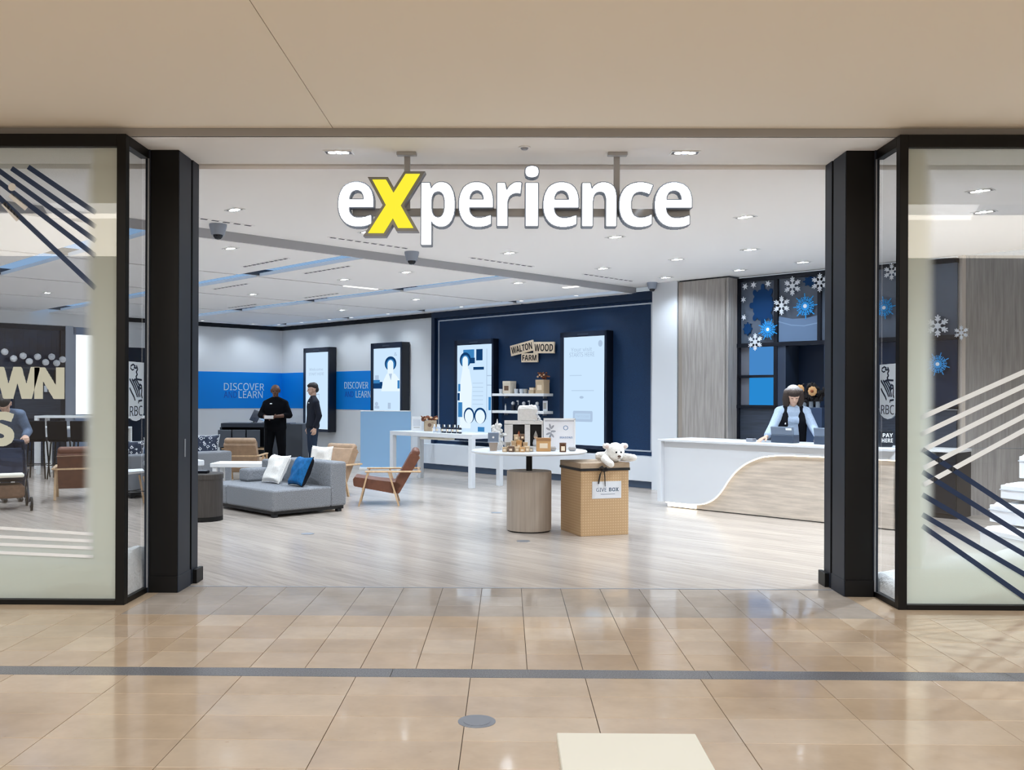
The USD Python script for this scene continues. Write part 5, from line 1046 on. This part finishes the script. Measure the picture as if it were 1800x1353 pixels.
# ================================================================ people
def skin_mat(n, c): return mat('skin_' + n, c, .55, 0, .35, noise=30., mix=.05)
def human(label, loc, yaw, H, pose, skin, hairc, hair, top, bottom, shoes, female=False, build=1.0, extras=None, collar=None):
    """One continuous body posed by its joints (facing local -y), with clothes and hair as thin shells round it."""
    t = thing('person', label, 'person', loc, yaw)
    J = {k: np.array(v, float) for k, v in pose.items()}; B = build
    def mf(groups, infl=0., L=.022, it=8):
        M_ = manifold3d.Manifold()
        for s in groups:
            H_ = [manifold3d.Manifold.sphere(r + infl, 20).translate([float(x) for x in c]) for c, r in s]
            M_ = M_ + manifold3d.Manifold.batch_hull(H_)
        me = M_.refine_to_length(L).to_mesh(); m = trimesh.Trimesh(me.vert_properties[:, :3], me.tri_verts, process=True)
        trimesh.smoothing.filter_taubin(m, iterations=it); return m
    def limb(a, ra, b, rb): return [(J[a], ra * B), (J[b], rb * B)]
    sh = [(J['shL'], .062 * B), (J['shR'], .062 * B)]
    side = (J['shL'] - J['shR']); side /= np.linalg.norm(side)
    ax = J['neck'] - J['pelvis']; fw_ = np.cross(side, ax / np.linalg.norm(ax)); fw_ = fw_ if fw_[1] < 0 else -fw_
    ch = J['pelvis'] + .68 * ax; wa = J['pelvis'] + .30 * ax; cw, ww, hw_ = (.085, .072, .085) if female else (.095, .085, .08)
    chs = [(ch + side * cw * B, .092 * B), (ch - side * cw * B, .092 * B)]
    was = [(wa + side * ww * B, .088 * B), (wa - side * ww * B, .088 * B)]
    hps = [(J['hipL'], .10 * B), (J['hipR'], .10 * B), (J['pelvis'], .10 * B)]
    torso = [sh + chs + [(J['neck'] + ax * .02, .048)], chs + was, was + hps]
    if female: torso.append([(ch + side * .07 + fw_ * .05, .062), (ch - side * .07 + fw_ * .05, .062)])
    arms = []
    for s in 'LR': arms += [limb('sh' + s, .055, 'el' + s, .042), limb('el' + s, .043, 'wr' + s, .029)]
    legs = []
    for s in 'LR': legs += [limb('hip' + s, .092, 'kn' + s, .062), limb('kn' + s, .060, 'an' + s, .042)]
    # head: skull, jaw, nose, ears
    hd = J['head']; f = np.array(pose['face'], float); f /= np.linalg.norm(f); u_ = J['head'] - J['neck']; u_ -= f * (u_ @ f); u_ /= np.linalg.norm(u_); s_ = np.cross(u_, f)
    P = lambda a, b, c: hd + s_ * a + f * b + u_ * c
    head = [[(P(0, -.02, .035), .083), (P(0, .015, .03), .076)], [(P(0, .03, -.03), .058), (P(0, .05, -.075), .032), (P(0, -.01, .0), .075)], [(P(0, .09, .005), .011), (P(0, .104, -.018), .013)], [(P(-.03, .082, .022), .012), (P(.03, .082, .022), .012)], [(P(0, .083, -.052), .012), (P(.018, .078, -.052), .008), (P(-.018, .078, -.052), .008)]]
    for s in (-1, 1): head.append([(P(s * .082, -.005, .02), .014), (P(s * .078, 0, -.025), .010)])
    neck = [[(J['neck'], .055), (P(0, -.015, -.06), .052)]]
    hands = []
    for s in 'LR':
        w = J['wr' + s]; d = np.array(pose['hand' + s], float); d /= np.linalg.norm(d); n = np.array(pose['palm' + s], float); n -= d * (n @ d); n /= np.linalg.norm(n); sd = np.cross(d, n) * (1 if s == 'L' else -1)
        curl = pose.get('curl' + s, .5)
        K = [w + d * .085 + sd * x for x in (-.033, -.011, .011, .032)]
        hands.append([(w, .026), (w + d * .03 - sd * .022, .018), (w + d * .03 + sd * .022, .018), (K[0], .013), (K[3], .012)])
        for k, (b_, ln) in enumerate(zip(K, (.072, .08, .075, .058))):
            m1 = b_ + (d * math.cos(curl * .7) + n * math.sin(curl * .7)) * ln * .55; m2 = m1 + (d * math.cos(curl * 1.6) + n * math.sin(curl * 1.6)) * ln * .5
            hands.append([(b_, .0105), (m1, .0095)]); hands.append([(m1, .0095), (m2, .008)])
        a0 = w + d * .03 - sd * .028; a1 = a0 + (d * .6 - sd * .6 + n * .35) * .045; a2 = a1 + (d * .85 - sd * .1 + n * .4) * .035
        hands.append([(a0, .014), (a1, .011)]); hands.append([(a1, .011), (a2, .009)])
    body = mf(torso + arms + legs + neck, -.004, .03, 8); hm = mf(head + neck, 0, .011, 4); hnd = mf(hands, 0, .007, 4)
    me = (manifold3d.Manifold(manifold3d.Mesh(body.vertices.astype(np.float32), body.faces.astype(np.uint32))) + manifold3d.Manifold(manifold3d.Mesh(hm.vertices.astype(np.float32), hm.faces.astype(np.uint32))) + manifold3d.Manifold(manifold3d.Mesh(hnd.vertices.astype(np.float32), hnd.faces.astype(np.uint32)))).to_mesh()
    part(t, 'body', trimesh.Trimesh(me.vert_properties[:, :3], me.tri_verts, process=False), skin, smooth=60)
    sl = []
    for s in 'LR':
        e = J['el' + s] + (J['wr' + s] - J['el' + s]) * pose.get('sleeve', .88)
        sl += [limb('sh' + s, .056, 'el' + s, .046), [(J['el' + s], .046 * B), (e, .036 * B)]]
    part(t, 'top', mf(torso + sl + [[(c + ax * -.02, r + .004) for c, r in hps]], .011, .03, 8), top, smooth=60)
    part(t, 'trousers', mf([hps] + legs, .012, .03, 8), bottom, smooth=60)
    for s in 'LR':
        a = J['an' + s]; tf = np.array(pose.get('toe' + s, (0, -1, 0)), float); tf /= np.linalg.norm(tf); g = np.array([a[0], a[1], 0.])
        part(t, 'shoe', mf([[(g - tf * .05 + ZD * .045, .042), (g + tf * .04 + ZD * .04, .04), (a + ZD * .0, .045)], [(g + tf * .04 + ZD * .035, .036), (g + tf * .17 + ZD * .03, .028)]], 0, .03, 4), shoes, smooth=60)
    for s in (-1, 1):
        part(t, 'eye', ball(.0085, P(s * .031, .083, .012)), mat('eye_dark', (30, 26, 24), .2))
    if hair:
        cap = mf([[(P(*c), r) for c, r in grp] for grp in hair], 0, .016, 4)
        part(t, 'hair', cap, hairc, smooth=60)
    if collar is not None: part(t, 'collar', mf([[(J['neck'] + fw_ * .035 - ZD * .01, .03), (J['neck'] + fw_ * .065 - ZD * .075, .008)]], .004, .015, 3), collar, smooth=60)
    for (nm_, groups, m_) in (extras(J, P, fw_, side, ch, wa) if extras else ()):
        part(t, nm_, mf(groups, 0, .02, 5) if not isinstance(groups, trimesh.Trimesh) else groups, m_, smooth=60)
    return t
blk = mat('black_polo', (7, 8, 13), .9, 0, .1); jmp = mat('navy_jumper', (14, 20, 36), .9); shoe = mat('shoe_black', (14, 14, 16), .4)
def stand(H=1.72, arms=None, face=(0, -1, 0), sp=.10):
    k = H / 1.75
    d = dict(pelvis=(0, 0, .95), neck=(0, .01, 1.46), head=(0, -.005, 1.62), shL=(.175, .01, 1.365), shR=(-.175, .01, 1.365), hipL=(.09, 0, .92), hipR=(-.09, 0, .92), knL=(sp + .01, -.01, .50), knR=(-sp - .01, -.01, .50), anL=(sp + .02, .02, .09), anR=(-sp - .02, .02, .09))
    d = {a: tuple(np.array(b) * k) for a, b in d.items()}; d['face'] = face; d.update(arms); return d
badge = lambda c: xf(ball(.022, c, (1, .3, 1)))
human('bald man in black standing with his forearms folded in front, facing the entrance', (-4.43, 17.8, 0), 0, 1.72,
      stand(1.71, dict(elL=(.27, -.02, 1.12), elR=(-.27, -.02, 1.12), wrL=(.07, -.24, 1.10), wrR=(-.06, -.26, 1.07), handL=(-1, -.15, -.1), handR=(1, -.1, .05), palmL=(0, .4, -1), palmR=(0, .3, 1), curlL=.8, curlR=.8, sleeve=.35), (.15, -1, -.15), .12),
      skin_mat('dark', (96, 66, 52)), None, None, blk, mat('black_trousers', (6, 7, 11), .9, 0, .1), shoe, build=1.12, collar=mat('collar_grey', (120, 110, 108), .8),
      extras=lambda J, P, f, s, ch, wa: [('name_badge', [[(ch - s * .07 + f * .112 + ZD * .07, .014), (ch - s * .05 + f * .112 + ZD * .07, .014)]], white), ('papers', bx(-.13, -.335, 1.055, .04, -.30, 1.12, .004), mat('paper_pale', (206, 204, 204), .7))])
human('man with dark hair in a navy jumper standing sideways in front of the tall screen', (-3.86, 18.5, 0), -62, 1.74,
      stand(1.74, dict(elL=(.24, .06, 1.10), elR=(-.24, .06, 1.10), wrL=(.21, -.02, .86), wrR=(-.21, -.02, .86), handL=(0, -.15, -1), handR=(0, -.15, -1), palmL=(-1, 0, 0), palmR=(1, 0, 0), curlL=.7, curlR=.7), (-.1, -1, -.1), .05),
      skin_mat('fair', (214, 178, 158)), mat('hair_dark', (34, 28, 28), .6, noise=60., mix=.3), [[((0, -.03, .06), .088), ((0, .02, .075), .07)], [((0, -.06, .0), .066), ((0, -.03, .05), .08)], [((0, .07, .085), .03), ((.03, .05, .09), .035), ((-.03, .05, .09), .035)]], jmp, mat('dark_jeans', (26, 44, 68), .85), shoe, build=.98, collar=mat('collar_white', (200, 196, 200), .8),
      extras=lambda J, P, f, s, ch, wa: [('name_badge', [[(ch + s * .06 + f * .105 + ZD * .06, .013), (ch + s * .045 + f * .105 + ZD * .06, .013)]], white)])
# woman leaning on the counter
wl_ = dict(pelvis=(0, .10, .93), neck=(0, -.03, 1.355), head=(.0, -.085, 1.505), shL=(.165, -.03, 1.305), shR=(-.165, -.03, 1.305), hipL=(.085, .10, .90), hipR=(-.085, .10, .90), knL=(.10, .16, .48), knR=(-.10, .16, .48), anL=(.11, .20, .09), anR=(-.11, .20, .09),
           elL=(.25, -.13, 1.10), elR=(-.27, -.17, 1.12), wrL=(.27, -.36, .985), wrR=(-.38, -.38, .985), handL=(-.1, -1, -.25), handR=(-.8, -.6, -.25), palmL=(0, -.2, -1), palmR=(0, -.2, -1), curlL=.35, curlR=.35, sleeve=.80, face=(0.02, -1, -.36))
hair_fade = usdkit.material(stage, '/World/Looks/hair_fade', {'tc': ('texture_coordinate', {}), 's': ('separate_xyz', {}), 'n': ('noise_texture', {'scale': 46., 'detail': 3.}), 'm': ('map_range', {'from_min': 1.545, 'from_max': 1.635}), 'a': ('math', {'math_type': 'multiply_add', 'value2': .5, 'value3': -.25}), 'b': ('math', {'math_type': 'add'}), 'r': ('rgb_ramp', {'ramp': [(0, lin((62, 52, 48))), (.45, lin((96, 86, 82))), (1, lin((206, 204, 206)))]}), 'p': ('principled_bsdf', {'roughness': .7, 'specular_ior_level': .25})},
    [('tc.object', 's.vector'), ('s.z', 'm.value'), ('tc.object', 'n.vector'), ('n.fac', 'a.value1'), ('m.result', 'b.value1'), ('a.value', 'b.value2'), ('b.value', 'r.fac'), ('r.color', 'p.base_color')], surface='p.BSDF')
gs = mat('grey_blue_knit', (170, 188, 212), .9, noise=70., mix=.12)
def wx(J, P, f, s, ch, wa):
    V = []
    for sg_ in (-1, 1):
        V += [[(J['neck'] + s * sg_ * .095 + f * .02 + ZD * .0, .05), (ch + s * sg_ * .115 + f * .072, .068)], [(ch + s * sg_ * .115 + f * .072, .068), (wa + s * sg_ * .125 + f * .062, .058)], [(wa + s * sg_ * .125 + f * .062, .058), (J['pelvis'] + s * sg_ * .13 + f * .06 - ZD * .12, .05)], [(ch + s * sg_ * .08 - f * .05, .07), (wa + s * sg_ * .10 - f * .03, .065)]]
    return [('vest', V, darkcloth), ('name_badge', [[(ch - s * .105 + f * .118 + ZD * .0, .016), (ch - s * .105 + f * .118 - ZD * .03, .014)]], white), ('bracelet', tube([J['wrL'] + np.array([.036 * math.cos(a), .012 * math.sin(a), .034 * math.sin(a) + .02]) for a in np.linspace(0, 6.28, 17)], .006, 6), mat('bracelet', (60, 50, 50), .4))]
human('woman with greying hair and a black waistcoat leaning on the white counter', (3.76, 12.34, 0), -8, 1.66, wl_, skin_mat('fair', (214, 178, 158)), hair_fade, [[((0, -.03, .06), .095), ((0, .02, .072), .084)], [((0, -.06, -.02), .088), ((0, -.04, .04), .092)], [((0, -.06, -.13), .075), ((0, -.05, -.02), .092)], [((.055, .035, .09), .036), ((-.06, .03, .09), .036), ((0, .02, .1), .05)]] + [[((x * .8, -.01, .06), .055), ((x, .005, -.03), .052), ((x * .95, .015, -.11), .034)] for x in (-.09, .09)] + [[((x * .8, -.03, .0), .055), ((x * .9, -.03, -.14), .045)] for x in (-.09, .09)], gs, jeans, shoe, female=True, extras=wx)
# person bending over a pushchair, seen through the left window
bp = dict(pelvis=(.10, .10, .93), neck=(-.02, -.30, 1.25), head=(-.06, -.44, 1.36), shL=(.15, -.27, 1.22), shR=(-.20, -.27, 1.22), hipL=(.18, .10, .90), hipR=(.02, .10, .90), knL=(.19, .05, .50), knR=(.02, .0, .50), anL=(.20, .16, .09), anR=(.0, .12, .09),
          elL=(.25, -.26, .99), elR=(-.29, -.26, .99), wrL=(.19, -.47, .93), wrR=(-.19, -.47, .93), handL=(0, -1, -.3), handR=(0, -1, -.3), palmL=(0, -.2, -1), palmR=(0, -.2, -1), curlL=1.1, curlR=1.1, face=(0, -1, -.9))
human('person in a grey jacket bending over a pushchair behind the left window', (-6.95, 12.86, 0), 34, 1.7, bp, skin_mat('fair', (214, 178, 158)), _mats['hair_dark'], [[((0, -.03, .06), .092), ((0, .02, .07), .076)], [((0, -.06, -.02), .07), ((0, -.04, .04), .085)]], mat('jacket_grey', (92, 108, 132), .85, noise=14., mix=.2), mat('navy_leggings', (18, 32, 58), .9), shoe, build=1.05)
t = thing('pushchair', 'dark pushchair with a tan basket and black wheels, in front of the bending person', 'pushchair', (-6.50, 12.14, 0), 32, scale=(.9, .9, .9))
pf = mat('pushchair_frame', (28, 34, 48), .4, .3)
part(t, 'frame', [tube([(x, .42, .98), (x, .18, .62), (x, -.38, .13)], .012, 8) for x in (-.22, .22)] + [tube([(x, -.25, .58), (x, .05, .40), (x, .34, .13)], .012, 8) for x in (-.22, .22)] + [bar((-.22, .42, .98), (.22, .42, .98), .014, n=8)], pf)
part(t, 'seat', xf(soft(-.19, -.22, 0, .19, .2, .07, .03), RX(-12), T(0, .0, .42)), mat('seat_navy', (24, 36, 60), .85)); part(t, 'seat_back', xf(soft(-.19, -.03, 0, .19, .03, .46, .028), RX(-28), T(0, .14, .46)), mat('seat_navy', (24, 36, 60), .85))
part(t, 'cushion', soft(-.17, -.26, .47, .17, -.06, .53, .028), cream); part(t, 'basket', soft(-.18, -.22, .17, .18, .28, .36, .05), mat('basket_tan', (110, 84, 66), .8, noise=20., mix=.2))
part(t, 'hood', tube([(-.2, .22, .86), (-.17, .10, .97), (0, .06, 1.0), (.17, .10, .97), (.2, .22, .86)], .03, 8), mat('seat_navy', (24, 36, 60), .85))
for x in (-.25, .25):
    for y, r in ((-.38, .10), (.36, .125)):
        wl = part(t, 'wheel', xf(lathe([(r - .03, -.018), (r, -.014), (r, .014), (r - .03, .018), (r - .03, -.018)], 28), RY(90), T(x, y, r)), black); part(wl, 'hub', xf(cyl(.03, -.02, .02, n=16), RY(90), T(x, y, r)), grey)
